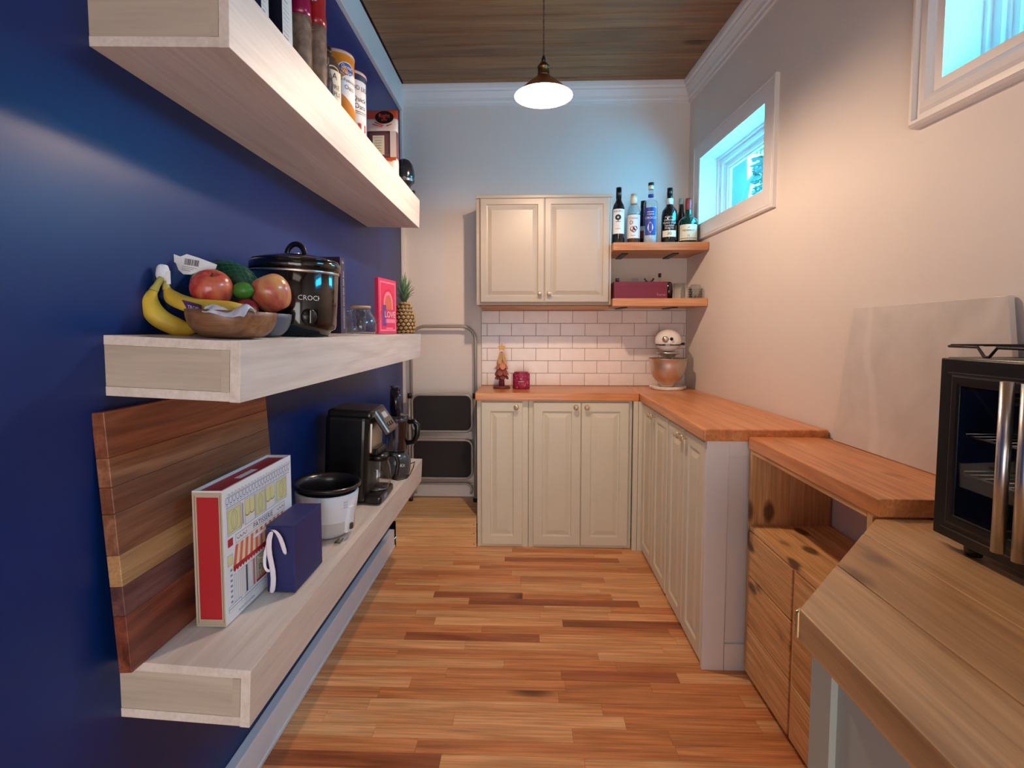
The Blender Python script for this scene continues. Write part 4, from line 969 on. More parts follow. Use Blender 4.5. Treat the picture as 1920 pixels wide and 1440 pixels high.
# rice cooker without its lid
t = thing('rice_cooker', 'white open rice cooker with a black pot rim behind the navy gift box', 'rice cooker', (-0.642, 1.620, ZB_(-0.642) + 0.001), ry=0.05)
MB().lathe([(0.060, 0.0), (0.066, 0.006), (0.068, 0.014), (0.080, 0.030), (0.089, 0.060), (0.094, 0.100), (0.097, 0.138), (0.094, 0.142), (0.088, 0.140), (0.088, 0.02), (0.0005, 0.018)], 48).build('housing', 'white_plastic', t)
M['nonstick'] = pm('nonstick_coating', (24, 24, 28), 0.3, coat=0.2)
MB().lathe([(0.0005, 0.030), (0.070, 0.032), (0.080, 0.05), (0.085, 0.138), (0.0865, 0.150), (0.098, 0.153), (0.104, 0.158), (0.1045, 0.163), (0.101, 0.167), (0.095, 0.165), (0.087, 0.160), (0.0835, 0.152), (0.0815, 0.138), (0.076, 0.055), (0.066, 0.038), (0.0005, 0.035)][::-1], 48).build('inner_pot', 'nonstick', t)
s_ = MB(); s_.T = Matrix.Rotation(-0.35, 4, 'Z')
s_.hexa([(0.072, -0.020, 0.020), (0.094, -0.016, 0.020), (0.094, 0.016, 0.020), (0.072, 0.020, 0.020), (0.080, -0.014, 0.104), (0.102, -0.011, 0.104), (0.102, 0.011, 0.104), (0.080, 0.014, 0.104)])
o = s_.build('control_box', 'white_plastic', t, bevel=0.003)
b_2 = MB(Matrix.Rotation(-0.35, 4, 'Z')).box(0.094, 0.102, -0.006, 0.006, 0.030, 0.050).build('switch_lever', 'dark_steel', o, bevel=0.002)
MB().tube([(0.060, -0.05, 0.002), (0.062, -0.088, 0.006), (0.074, -0.088, 0.006), (0.072, -0.05, 0.002)], 0.0025, 8).build('wire_foot', 'dark_steel', t)
mb = MB()
for z in (0.120, 0.112, 0.104): bend_text(mb, 'RICE', 0.007, 0.0968, z, -0.60)
mb.build('lettering', 'p_blue', t)

# coffee maker, its front to the aisle
t = thing('coffee_maker', 'tall black drip coffee maker with a tilted control panel and glass carafe', 'coffee maker', (-0.665, 1.985, ZB_(-0.665) + 0.001), ry=0.05)
cw = 0.098
MB().box(-0.095, 0.068, -cw, cw, 0.0, 0.335).build('tower', 'black_plastic', t, bevel=0.022, segs=4)
MB().box(-0.088, 0.080, -cw + 0.002, cw - 0.002, 0.318, 0.352).build('lid', 'black_plastic', t, bevel=0.013, segs=3)
mb = MB(); mb.prism([(-cw + 0.004, 0.0), (cw - 0.004, 0.0), (cw - 0.004, 0.034), (-cw + 0.004, 0.034)], 0.060, 0.125, axis='x')
mb.build('base', 'black_plastic', t, bevel=0.012, segs=3)
MB().lathe([(0.048, 0.034), (0.048, 0.040), (0.0005, 0.040)], 26, c=(0.078, 0.008, 0)).build('warming_plate', 'dark_steel', t)
MB().box(0.060, 0.074, -0.062, 0.082, 0.185, 0.300).build('steel_front', 'steel', t, bevel=0.004)
pn = MB(Matrix.Translation((0.098, 0.012, 0.300)) @ Matrix.Rotation(-0.62, 4, 'Y')); pn.box(-0.010, 0.014, -0.062, 0.062, -0.052, 0.052)
pn = pn.build('control_panel', 'dark_steel', t, bevel=0.006, segs=3)
tp = Matrix.Translation((0.098, 0.012, 0.300)) @ Matrix.Rotation(-0.62, 4, 'Y')
MB(tp).box(0.014, 0.0155, -0.050, 0.050, -0.042, 0.042).build('panel_face', 'black_gloss', pn)
MB(tp).box(0.0155, 0.0165, -0.030, 0.024, 0.008, 0.032).build('display', pm('lcd_grey', (178, 186, 192), 0.4), pn)
for yv in (-0.028, 0.0, 0.028): MB(tp).lathe([(0.008, 0.0155), (0.008, 0.018), (0.0005, 0.018)], 14, c=(0, yv, -0.020), axis='x').build('button', 'dark_steel', pn)
MB().box(0.064, 0.094, -0.050, 0.066, 0.176, 0.200).build('brew_head', 'black_plastic', t, bevel=0.006)
ca = thing('carafe', '', 'x', (0.084, 0.006, 0.041)); ca.parent = t
for k in ('label', 'category'): del ca[k]
MB().lathe([(0.0005, 0.0), (0.046, 0.001), (0.056, 0.018), (0.058, 0.045), (0.052, 0.085), (0.040, 0.110), (0.037, 0.122), (0.035, 0.122), (0.038, 0.110), (0.050, 0.084), (0.056, 0.045), (0.054, 0.018), (0.044, 0.003), (0.0005, 0.002)], 32, sx=0.86).build('carafe_glass', 'glass', ca)
MB().lathe([(0.040, 0.108), (0.0415, 0.120), (0.040, 0.130), (0.020, 0.136), (0.0005, 0.137)], 28).build('carafe_lid', 'black_plastic', ca)
MB().tube([(0.036, 0.010, 0.126), (0.062, 0.016, 0.122), (0.072, 0.018, 0.095), (0.068, 0.017, 0.050), (0.058, 0.014, 0.028)], 0.0065, 10, sy=1.3).build('carafe_handle', 'black_plastic', ca)
MB().box(-0.035, -0.005, -cw - 0.0012, -cw + 0.002, 0.292, 0.300).build('water_window', 'glass', t)
MB().box(0.120, 0.127, -0.052, -0.010, 0.008, 0.026).build('power_switch', 'p_blue', t, bevel=0.003)

# food processor
t = thing('food_processor', 'dark grey food processor with clear bowl and tall feed tube at the shelf end', 'food processor', (-0.588, 2.290, ZB_(-0.588) + 0.001), ry=0.05)
M['fp_grey'] = pm('fp_grey_body', (62, 66, 72), 0.22, coat=0.3)
MB().lathe([(0.050, 0.0), (0.058, 0.004), (0.062, 0.020), (0.064, 0.060), (0.062, 0.085), (0.050, 0.104), (0.036, 0.110), (0.0005, 0.111)], 40, sx=1.06, sy=1.0).build('motor_base', 'fp_grey', t)
M['smoke_clear'] = pane_mat('smoky_plastic', (0.62, 0.63, 0.68), 0.14)
MB().lathe([(0.0005, 0.114), (0.042, 0.114), (0.048, 0.122), (0.054, 0.250), (0.056, 0.254), (0.052, 0.252), (0.045, 0.124), (0.0005, 0.118)], 36).build('work_bowl', 'smoke_clear', t)
MB().lathe([(0.057, 0.250), (0.058, 0.262), (0.050, 0.274), (0.0005, 0.276)], 36).build('bowl_lid', 'smoke_clear', t)
MB().lathe([(0.022, 0.270), (0.022, 0.388), (0.0205, 0.388), (0.0205, 0.270)], 24, c=(-0.010, 0.0, 0), sx=1.15).build('feed_tube', 'smoke_clear', t)
MB().lathe([(0.017, 0.275), (0.018, 0.394), (0.0235, 0.396), (0.0235, 0.402), (0.0005, 0.402)], 22, c=(-0.016, 0.0, 0), sx=0.8).build('pusher', pm('pusher_dark', (40, 42, 66), 0.25), t)
MB().lathe([(0.0065, 0.112), (0.010, 0.150), (0.006, 0.235), (0.0005, 0.238)], 16).build('blade_shaft', 'white_plastic', t)
MB().tube([(0.050, 0.0, 0.244), (0.078, -0.004, 0.250), (0.094, -0.006, 0.234), (0.094, -0.006, 0.190), (0.080, -0.004, 0.158), (0.048, 0.0, 0.150)], [0.008, 0.0095, 0.010, 0.010, 0.009, 0.008], 12, sy=1.3).build('bowl_handle', 'black_plastic', t)
mb = MB(); bend_text(mb, 'Kit', 0.020, 0.0668, 0.060, -0.85); mb.build('lettering', 'lt_ink', t)
cz = ZB_(-0.55)
fcord = MB().tube([(-0.585, 2.226, cz + 0.006), (-0.560, 2.222, cz - 0.001 + .003), (-0.540, 2.235, cz + 0.0025), (-0.527, 2.26, cz + 0.004), (-0.5245, 2.31, cz + 0.006), (-0.530, 2.40, cz + 0.012), (-0.536, 2.46, cz + 0.024), (-0.560, 2.42, cz + 0.018), (-0.60, 2.37, cz + 0.0045 + 0.006)], 0.0026, 8).build('power_cord', 'black_plastic', None)
fcord.parent = t; fcord.location = -Vector(t.location)

# ================================================================== MIDDLE SHELF
M['banana'] = pm('banana_skin', (214, 178, 62), 0.45, var=0.16, vs=22)
M['banana_green'] = pm('banana_neck', (176, 168, 84), 0.5, var=0.15, vs=40)
def blob_tube(mb, ctrl, rr, n=22, seg=10, m=0, sy=1.0):
    ctrl = [Vector(c) for c in ctrl]; pts, rs = [], []
    K = len(ctrl) - 1
    for i in range(n * K + 1):
        u = i / n; k = min(int(u), K - 1); f = u - k
        p0, p1, p2, p3 = ctrl[max(k - 1, 0)], ctrl[k], ctrl[k + 1], ctrl[min(k + 2, K)]
        pts.append(0.5 * ((2 * p1) + (p2 - p0) * f + (2 * p0 - 5 * p1 + 4 * p2 - p3) * f * f + (3 * p1 - p0 - 3 * p2 + p3) * f ** 3))
        rs.append(rr[k] + (rr[k + 1] - rr[k]) * (f * f * (3 - 2 * f)))
    return mb.tube(pts, rs, seg, m, sy=sy)
def banana(label, pix, rr, neck):
    P_ = [at(x, y, Y) for x, y, Y in pix]; o = P_[0]
    t = thing('banana', label, 'banana', tuple(P_[-1]), group='bananas in the fruit bowl')
    o = P_[-1]; Q = [p - o for p in P_]
    mb = MB(); blob_tube(mb, Q[1:], rr[1:], n=6, seg=7, m=0); mb.build('fruit', 'banana', t)
    mb = MB(); blob_tube(mb, [Q[0], (Q[0] + Q[1]) / 2, Q[1]], neck, n=5, seg=8); mb.build('stem', 'banana_green', t)
    return t
banana('outer banana curving down to the shelf on the left', [(303, 520, 1.085), (288, 545, 1.075), (281, 568, 1.07), (296, 594, 1.07), (327, 611, 1.085), (352, 617, 1.10), (372, 618, 1.12)], [0.008, 0.0085, 0.0185, 0.0205, 0.0195, 0.015, 0.004], [0.006, 0.0065, 0.0088])
banana('inner banana lying across the bowls with a purple sticker', [(307, 520, 1.10), (313, 543, 1.10), (326, 560, 1.10), (352, 571, 1.10), (385, 576, 1.105), (425, 578, 1.12), (462, 581, 1.15), (480, 584, 1.165)], [0.008, 0.0085, 0.0165, 0.0175, 0.0175, 0.0165, 0.012, 0.004], [0.006, 0.0065, 0.0088])
p = at(305, 510, 1.092)
t = thing('tape_wrap', 'crumpled white wrapping around the banana stems', 'wrapping', tuple(p))
mb = MB(); rl = random.Random(4); prof = []
for k in range(7):
    prof.append((0.008 + 0.0055 * math.sin(PI * k / 6) + rl.uniform(-.001, .002), -0.019 + 0.034 * k / 6))
mb.lathe([(0.0005, -0.019)] + prof + [(0.0005, 0.016)], 11, smooth=False, sx=1.1)
mb.v = [(x + rl.uniform(-.0018, .0018), y_ + rl.uniform(-.0015, .0015), z + rl.uniform(-.0015, .0015)) for x, y_, z in mb.v]
mb.build('film', pm('white_film', (224, 226, 234), 0.35, var=0.08, vs=60), t, sub=1)
MB().box(0.010, 0.019, -0.004, -0.003, -0.026, 0.002).build('loose_end', 'white_paper', t, bevel=0.0005)
# sticker
p = at(359, 571, 1.078); t = thing('fruit_sticker', 'purple paper label on the inner banana', 'label', tuple(p))
MB().add([(-0.023, 0.004, 0.010), (0.022, -0.001, -0.001), (0.023, 0.0, -0.016), (-0.010, 0.002, -0.012)], [(0, 3, 2, 1)]).build('paper', pm('purple_print', (78, 44, 108), 0.5), t, solid=0.0006)
mb = MB(); put_text(mb, 'TROPI', 0.0095, (0.005, -0.0012, -0.007), (1, -0.1, -0.2), (0, 0, 1), off=0.0012); mb.build('lettering', 'lt_ink', t)
# bowls
M['bowl_wood'] = wood('acacia_bowl', [(0.2, (92, 58, 40)), (0.5, (140, 98, 68)), (0.8, (172, 130, 96))], 'x', 1.6, 0.35, 0.0, 0.0, 0.4)
def bowl_prof(R, h, t_=0.005):
    o_ = [(R * (0.42 + 0.58 * math.sin(u * PI / 2) ** 0.8), h * (1 - math.cos(u * PI / 2))) for u in [i / 9 for i in range(10)]]
    return [(0.0005, 0)] + o_ + [(R - t_ * 0.5, h + 0.001)] + [(r - t_, z + t_ * (0.9 if r < R * 0.8 else 0.1)) for r, z in o_[::-1]] + [(0.0005, t_)]
t = thing('wooden_bowl', 'brown acacia wood bowl at the near end of the middle shelf', 'bowl', (-0.612, 1.068, ZM_(-0.612) + 0.001), ry=0.045)
MB().lathe(bowl_prof(0.086, 0.054), 44).build('bowl_body', 'bowl_wood', t)
t = thing('dark_bowl', 'slate grey bowl half hidden behind the wooden bowl', 'bowl', (-0.640, 1.228, ZM_(-0.64) + 0.001), ry=0.045)
MB().lathe(bowl_prof(0.073, 0.054), 44).build('bowl_body', pm('slate_bowl', (92, 98, 112), 0.35, var=0.05), t)
# apples
def apple_mat(name, c1, c2):
    m, nt, b, N, L = newmat(name); tc = N.new('ShaderNodeTexCoord')
    mp = N.new('ShaderNodeMapping'); mp.inputs['Scale'].default_value = (26, 26, 7); L.new(tc.outputs['Object'], mp.inputs[0])
    n1 = N.new('ShaderNodeTexNoise'); n1.inputs['Scale'].default_value = 1.6; n1.inputs['Detail'].default_value = 6; L.new(mp.outputs[0], n1.inputs['Vector'])
    cr = N.new('ShaderNodeValToRGB'); cr.color_ramp.elements[0].position = 0.35; cr.color_ramp.elements[0].color = lin(c1); cr.color_ramp.elements[1].position = 0.72; cr.color_ramp.elements[1].color = lin(c2)
    L.new(n1.outputs['Fac'], cr.inputs[0]); L.new(cr.outputs[0], b.inputs['Base Color']); b.inputs['Roughness'].default_value = 0.25; b.inputs['Coat Weight'].default_value = 0.3
    return m
def apple(label, c, r, mat, rx=0.0, ry=0.0):
    t = thing('apple', label, 'apple', c, group='apples in the fruit bowls', rx=rx, ry=ry)
    prof = [(0.0005, -0.74), (0.16, -0.80), (0.34, -0.84), (0.62, -0.72), (0.86, -0.38), (0.99, 0.02), (0.97, 0.36), (0.80, 0.70), (0.52, 0.88), (0.28, 0.88), (0.12, 0.78), (0.0005, 0.66)]
    MB().lathe([(a * r, b * r * 1.10) for a, b in prof], 28).build('fruit', mat, t, sub=1)
    MB().tube([(0, 0, r * 0.64), (0.001, 0, r * 0.85), (0.004, 0.001, r * 1.02)], [0.0012, 0.001, 0.0016], 6).build('stem', 'bark', t)
    return t
A1 = apple_mat('apple_red', (176, 44, 50), (214, 120, 84)); A2 = apple_mat('apple_blush', (196, 84, 74), (224, 168, 104)); A3 = apple_mat('apple_dark', (140, 24, 42), (170, 50, 56))
p = at(397, 546, 1.16); apple('large red apple in the middle of the wooden bowl', tuple(p), 0.0455, A1, 0.5, 0.3)
p = at(510, 552, 1.235); apple('blush orange-red apple at the right above the grey bowl', tuple(p), 0.0465, A2, 0.2, -0.4)
p = at(463, 584, 1.185); apple('dark red apple low in the bowl under the banana tip', tuple(p), 0.027, A3, 0.9, 0.2)
# avocado, limes
M['avocado'] = pm('avocado_skin', (30, 74, 48), 0.4, var=0.3, vs=60, bump=0.5, bs=160)
M['lime'] = pm('lime_skin', (70, 130, 46), 0.35, var=0.2, vs=30, bump=0.2, bs=200)
M['mango'] = pm('mango_skin', (84, 128, 56), 0.4, var=0.2, vs=20)
p = at(440, 520, 1.265); t = thing('avocado', 'dark green avocado in netting behind the apples', 'avocado', tuple(p), ry=0.42)
MB().lathe([(0.0005, -0.062), (0.014, -0.058), (0.024, -0.044), (0.032, -0.018), (0.033, 0.008), (0.027, 0.032), (0.018, 0.048), (0.008, 0.057), (0.0005, 0.059)], 26, axis='x').build('fruit', 'avocado', t, sub=1)
MB().lathe([(0.006, 0.056), (0.004, 0.061), (0.0005, 0.062)], 10, axis='x').build('stem', 'lime', t)
net = MB()
for k in range(14):
    a = k * PI / 7
    for s2 in (1, -1):
        pts = []
        for i in range(13):
            u = -0.058 + 0.115 * i / 12; rr_ = 0.0345 * math.sqrt(max(0.05, 1 - (abs(u + 0.004) / 0.064) ** 2.2)); aa = a + s2 * i * 0.22
            pts.append((u, rr_ * math.cos(aa), rr_ * math.sin(aa)))
        net.tube(pts, 0.0006, 4)
o = net.build('netting', pm('net_green', (24, 120, 96), 0.5), t); o['kind'] = 'stuff'
p = at(456, 545, 1.185); t = thing('lime', 'small bright green lime between the two big apples', 'lime', tuple(p))
MB().lathe([(0.0005, -0.024), (0.010, -0.0215), (0.018, -0.013), (0.021, 0.0), (0.018, 0.013), (0.010, 0.0215), (0.003, 0.025), (0.0005, 0.0255)], 22, axis='x', sx=1).build('fruit', 'lime', t, sub=1)
p = at(388, 526, 1.228); t = thing('mango', 'green mango behind the large red apple', 'mango', tuple(p), ry=-0.3)
MB().lathe([(0.0005, -0.038), (0.020, -0.033), (0.034, -0.015), (0.036, 0.004), (0.027, 0.026), (0.012, 0.037), (0.0005, 0.039)], 24, axis='x', sy=0.9).build('fruit', 'mango', t, sub=1)
# paper tag with barcode
p = at(364, 499, 1.168); t = thing('paper_tag', 'white bottle-shaped paper tag with a barcode above the bananas', 'tag', tuple(p), ry=0.16, rz=0.28)
tagp = [(x * 0.88, z) for x, z in [(-0.058, 0.014), (-0.055, 0.004), (-0.042, 0.0), (-0.034, -0.014), (-0.022, -0.022), (-0.004, -0.020), (0.020, -0.006), (0.050, 0.002), (0.052, 0.012), (0.010, 0.020), (-0.020, 0.024), (-0.034, 0.016), (-0.050, 0.019)]]
MB().prism(tagp, -0.0006, 0.0006, axis='y').build('paper', 'label_white', t)
mb = MB(); rl = random.Random(9); x = -0.020
while x < 0.008:
    w = rl.choice((0.0006, 0.0010, 0.0016)); mb.add([(x, -0.001, 0.0), (x + w, -0.001, 0.0), (x + w, -0.001, 0.014), (x, -0.001, 0.014)], [(0, 1, 2, 3)]); x += w + rl.choice((0.0006, 0.001))
for k in range(3): mb.add([(-0.024, -0.001, -0.005 - k * 0.004), (0.006 - k * .006, -0.001, -0.005 - k * 0.004), (0.006 - k * .006, -0.001, -0.0042 - k * 0.004), (-0.024, -0.001, -0.0042 - k * 0.004)], [(0, 1, 2, 3)])
for k in range(6): mb.add([(-0.053 + k * .0018, -0.001, 0.006), (-0.052 + k * .0018, -0.001, 0.006), (-0.052 + k * .0018, -0.001, 0.015), (-0.053 + k * .0018, -0.001, 0.015)], [(0, 1, 2, 3)])
o = mb.build('barcode', 'dark_ink', t); o['kind'] = 'stuff'
# crumpled translucent film over the bowl rim
p = at(420, 574, 0.985); t = thing('plastic_film', 'crumpled white translucent film over the rim of the wooden bowl', 'wrapping', tuple(p))
rl = random.Random(21); mb = MB(); nx, nz = 12, 7; vs = []
for j in range(nz):
    for i in range(nx):
        u, v = i / (nx - 1), j / (nz - 1)
        vs.append((-0.042 + 0.086 * u, -0.006 + 0.045 * v + rl.uniform(-.005, .005), -0.012 - 0.010 * u + 0.026 * math.sin(PI * min(1, v * 0.9)) * (0.6 + 0.5 * math.sin(u * 9) * u) + rl.uniform(-.0035, .0035)))
mb.add(vs, [(j * nx + i, j * nx + i + 1, (j + 1) * nx + i + 1, (j + 1) * nx + i) for j in range(nz - 1) for i in range(nx - 1)], 0, True)
mb.build('film', pm('translucent_film', (214, 220, 236), 0.3, var=0.03, trans=0.15), t, sub=1, solid=0.0005)

# slow cooker
t = thing('slow_cooker', 'black oval slow cooker with glossy lid on the middle shelf', 'slow cooker', (-0.640, 1.424, ZM_(-0.64) + 0.0035), rz=-0.22, ry=0.045)
MB().lathe([(0.092, 0.0), (0.096, 0.004), (0.098, 0.012), (0.110, 0.018), (0.113, 0.030), (0.115, 0.165), (0.113, 0.168), (0.0005, 0.168)], 56, sx=1.0, sy=0.92).build('housing', 'black_gloss', t)
MB().lathe([(0.1155, 0.164), (0.1175, 0.166), (0.1175, 0.170), (0.1155, 0.172)], 56, sx=1.0, sy=0.92, cap=False).build('rim_band', 'steel', t)
MB().lathe([(0.1155, 0.170), (0.1205, 0.173), (0.121, 0.190), (0.118, 0.196), (0.110, 0.197), (0.0005, 0.197)], 56, sx=1.0, sy=0.92).build('stoneware', 'black_gloss', t)
ld_ = MB().lathe([(0.114, 0.1975), (0.114, 0.201), (0.106, 0.204), (0.080, 0.211), (0.045, 0.2165), (0.0005, 0.218)], 56, sx=1.0, sy=0.92).build('lid', pm('smoked_lid', (20, 22, 26), 0.08, coat=0.8), t)
pts = [(0.028 * math.cos(a), 0.0, 0.215 + 0.031 * math.sin(a)) for a in [PI * i / 12 for i in range(13)]]
MB().tube([(0.030, 0, 0.213)] + pts + [(-0.030, 0, 0.213)], 0.0052, 10, sy=1.5).build('handle', 'black_plastic', ld_)
MB().lathe([(0.0105, 0.2165), (0.0105, 0.222), (0.0005, 0.223)], 14).build('handle_screw', 'steel', ld_)
A = -0.62
kT = Matrix.Rotation(A, 4, 'Z') @ Matrix.Translation((0.106, 0, 0.050))
k_ = MB(kT).lathe([(0.020, 0.0), (0.021, 0.006), (0.019, 0.010), (0.0005, 0.010)], 24, axis='x').build('dial_plate', 'black_plastic', t)
MB(kT).box(0.008, 0.024, -0.0045, 0.0045, -0.019, 0.019).build('dial_grip', 'black_gloss', k_, bevel=0.003)
mb = MB(); bend_text(mb, 'CROCK', 0.018, 0.1125, 0.098, A + 0.02); mb.build('lettering', 'lt_ink', t)
for a in (0.6, 2.4, 3.9, 5.5): MB().lathe([(0.009, -0.003), (0.009, 0.001)], 12, c=(0.082 * math.cos(a), 0.075 * math.sin(a), 0)).build('foot', 'rubber', t)
rl = random.Random(2); sp_ = MB()
for i in range(26):
    a = A - 0.62 + rl.gauss(0, 0.06); z = rl.uniform(0.05, 0.14); r = rl.uniform(0.0004, 0.0012); R0 = 0.1145
    sp_.add([((R0 + .0003) * math.cos(a + r / R0 * math.cos(q * PI / 3)), 0.925 * (R0 + .0003) * math.sin(a + r / R0 * math.cos(q * PI / 3)), z + r * math.sin(q * PI / 3)) for q in range(6)], [tuple(range(6))])
o = sp_.build('flour_specks', 'lt_ink', t); o['kind'] = 'stuff'

# dark cookbook
t = thing('cookbook', 'tall dark purple hardback book standing behind the slow cooker', 'book', (-0.640, 1.555, ZM_(-0.640) + 0.0045))
M['bk_purple'] = pm('book_dark_purple', (38, 28, 58), 0.5, var=0.05); M['bk_spine'] = pm('book_spine', (66, 58, 78), 0.5, var=0.05)
MB().box(-0.085, 0.088, -0.020, -0.017, 0, 0.226).box(-0.085, 0.088, 0.017, 0.020, 0, 0.226).box(0.086, 0.0905, -0.020, 0.020, 0, 0.226).build('cover', 'bk_purple', t, bevel=0.0008)
MB().box(-0.082, 0.085, -0.0165, 0.0165, 0.003, 0.223).build('pages', 'white_paper', t)
MB().box(0.0905, 0.0912, -0.0195, 0.0195, 0.001, 0.225).build('spine', 'bk_spine', t)
mb = MB(); vs, fs = text_geo('THE BEEF AND MORE COOKBOOK', 0.0120); mb.add([(0.0918, 0.004 - 0 + v[1], 0.100 - v[0] * 0.92) for v in vs], fs)
vs, fs = text_geo('An', 0.014); mb.add([(0.0918, 0.002 + v[0], 0.212 + v[1]) for v in vs], fs)
mb.build('lettering', 'lt_ink', t)

# glass teapot
t = thing('glass_teapot', 'round clear glass teapot with a wooden rim lid and handle', 'teapot', (-0.575, 1.800, ZM_(-0.575) + 0.003), rz=0.0)
MB().lathe([(0.0005, 0.0), (0.044, 0.001), (0.052, 0.010), (0.054, 0.030), (0.049, 0.055), (0.036, 0.074), (0.033, 0.082), (0.034, 0.090), (0.032, 0.090), (0.031, 0.082), (0.034, 0.073), (0.047, 0.054), (0.052, 0.030), (0.050, 0.011), (0.043, 0.003), (0.0005, 0.002)], 40).build('glass_body', 'glass', t)
lo_ = MB().lathe([(0.034, 0.090), (0.0355, 0.092), (0.0355, 0.096), (0.033, 0.098), (0.0005, 0.098)], 36).build('lid', pm('bamboo', (190, 160, 122), 0.5), t)
MB().lathe([(0.0005, 0.010), (0.016, 0.012), (0.020, 0.086), (0.019, 0.086), (0.015, 0.014), (0.0005, 0.0125)], 24).build('infuser', 'glass', t)
MB().tube([(-0.030, -0.010, 0.084), (-0.052, -0.016, 0.086), (-0.072, -0.020, 0.066), (-0.072, -0.020, 0.030), (-0.050, -0.014, 0.020)], 0.0042, 10).build('handle', 'glass', t)
MB().tube([(0.046, 0.016, 0.040), (0.062, 0.022, 0.060), (0.070, 0.025, 0.082)], [0.010, 0.006, 0.0045], 12).build('spout', 'glass', t)
# metal spoon / ladle handles resting in it? -> glass stirring rod beside
t = thing('glass_pitcher', 'small clear glass creamer between the dark book and the teapot', 'pitcher', (-0.590, 1.685, ZM_(-0.59) + 0.003))
MB().lathe([(0.0005, 0.0), (0.026, 0.001), (0.029, 0.010), (0.024, 0.045), (0.022, 0.070), (0.026, 0.082), (0.0245, 0.082), (0.0205, 0.070), (0.0225, 0.045), (0.027, 0.011), (0.0005, 0.003)], 30).build('glass_body', 'glass', t)
MB().tube([(0.022, -0.006, 0.066), (0.042, -0.010, 0.062), (0.042, -0.010, 0.030), (0.026, -0.007, 0.022)], 0.003, 8).build('handle', 'glass', t)

# pink box
t = thing('pink_book', 'bright pink and red book with an arch on its cover by the pineapple', 'book', (-0.592, 2.195, ZM_(-0.592) + 0.0035), rz=-0.13)
M['pink'] = pm('hot_pink', (226, 52, 92), 0.45, var=0.02); M['pink_l'] = pm('light_pink', (240, 140, 170), 0.45); M['p_red'] = pm('bright_red', (222, 40, 62), 0.45)
M['violet'] = pm('violet_print', (120, 66, 140), 0.5)
MB().box(-0.008, 0.008, -0.095, 0.095, 0, 0.226).build('cover', 'pink', t, bevel=0.001)
MB().box(-0.0065, 0.0065, -0.093, 0.0945, 0.2262, 0.2268).build('pages', 'p_red', t)
mb = MB(); fx = 0.008; pr = mb
def bq(y0, y1, z0, z1, m, o=0.0004): mb.add([(fx + o, y0, z0), (fx + o, y1, z0), (fx + o, y1, z1), (fx + o, y0, z1)], [(0, 1, 2, 3)], m)
bq(-0.080, 0.085, 0.010, 0.215, 1, 0.0003); bq(-0.074, 0.079, 0.016, 0.209, 0, 0.0005)
pr = mb
for r_, m_, o_ in ((0.062, 2, .0007), (0.050, 1, .0009), (0.036, 3, .0011)):
    mb.add([(fx + o_, 0.004 + r_ * math.cos(a), 0.125 + r_ * math.sin(a)) for a in [PI * i / 16 for i in range(17)]] + [(fx + o_, 0.004 - r_, 0.100), (fx + o_, 0.004 + r_, 0.100)], [tuple(range(19))], m_)
vs, fs = text_geo('LOVE', 0.046); mb.add([(fx + 0.0014, v[0] * 1.05 + 0.020, v[1] * 0.8 + 0.078) for v in vs], fs, 4)
bq(-0.030, 0.074, 0.044, 0.060, 5, 0.0012); bq(-0.060, -0.020, 0.030, 0.118, 6, 0.0012)
bq(-0.02, 0.05, 0.018, 0.024, 5, 0.0012)
o = mb.build('cover_print', ['pink', 'pink_l', 'p_red', 'p_orange', 'label_white', 'pink_l', 'violet'], t, fixn=False); o['kind'] = 'stuff'

# pineapple
t = thing('pineapple', 'ripe pineapple with its leafy crown at the far end of the middle shelf', 'pineapple', (-0.575, 2.455, ZM_(-0.575) + 0.002))
M['pine_eye'] = pm('pineapple_eye', (176, 140, 84), 0.5, var=0.3, vs=60); M['pine_skin'] = pm('pineapple_skin', (70, 56, 32), 0.7, var=0.3, vs=40); M['pine_leaf'] = pm('pineapple_leaf', (88, 118, 84), 0.5, var=0.25, vs=20)
ph, prr = 0.148, 0.052
def prad(z): u = z / ph; return prr * (0.72 + 0.28 * math.sin(PI * min(1, u * 1.15 + 0.12))) * (1 if u < 0.8 else 1 - 0.55 * ((u - 0.8) / 0.2) ** 2)
MB().lathe([(0.0005, 0)] + [(prad(ph * i / 12) * 0.93, ph * i / 12) for i in range(13)] + [(0.0005, ph + 0.003)], 30).build('skin', 'pine_skin', t)
eyes = []
base_eye = None
for r in range(9):
    z = 0.010 + r * 0.0163; n = 13 if z < 0.12 else 10
    for k in range(n):
        a = 2 * PI * (k + 0.5 * (r % 2)) / n; rr_ = prad(z)
        T = Matrix.Translation(((rr_ - 0.003) * math.cos(a), (rr_ - 0.003) * math.sin(a), z)) @ Matrix.Rotation(a, 4, 'Z')
        if base_eye is None:
            base_eye = MB().add([(0, -0.0105, 0), (0, 0, -0.0088), (0, 0.0105, 0), (0, 0, 0.0088), (0.004, -0.005, 0), (0.004, 0, -0.004), (0.004, 0.005, 0), (0.004, 0, 0.004), (0.0075, 0, 0.001)],
                [(0, 1, 5, 4), (1, 2, 6, 5), (2, 3, 7, 6), (3, 0, 4, 7), (4, 5, 8), (5, 6, 8), (6, 7, 8), (7, 4, 8)], 0, True).build('eye', 'pine_eye', t); o = base_eye
        else:
            o = base_eye.copy(); COL.objects.link(o)
        o.matrix_local = T
rl = random.Random(8)
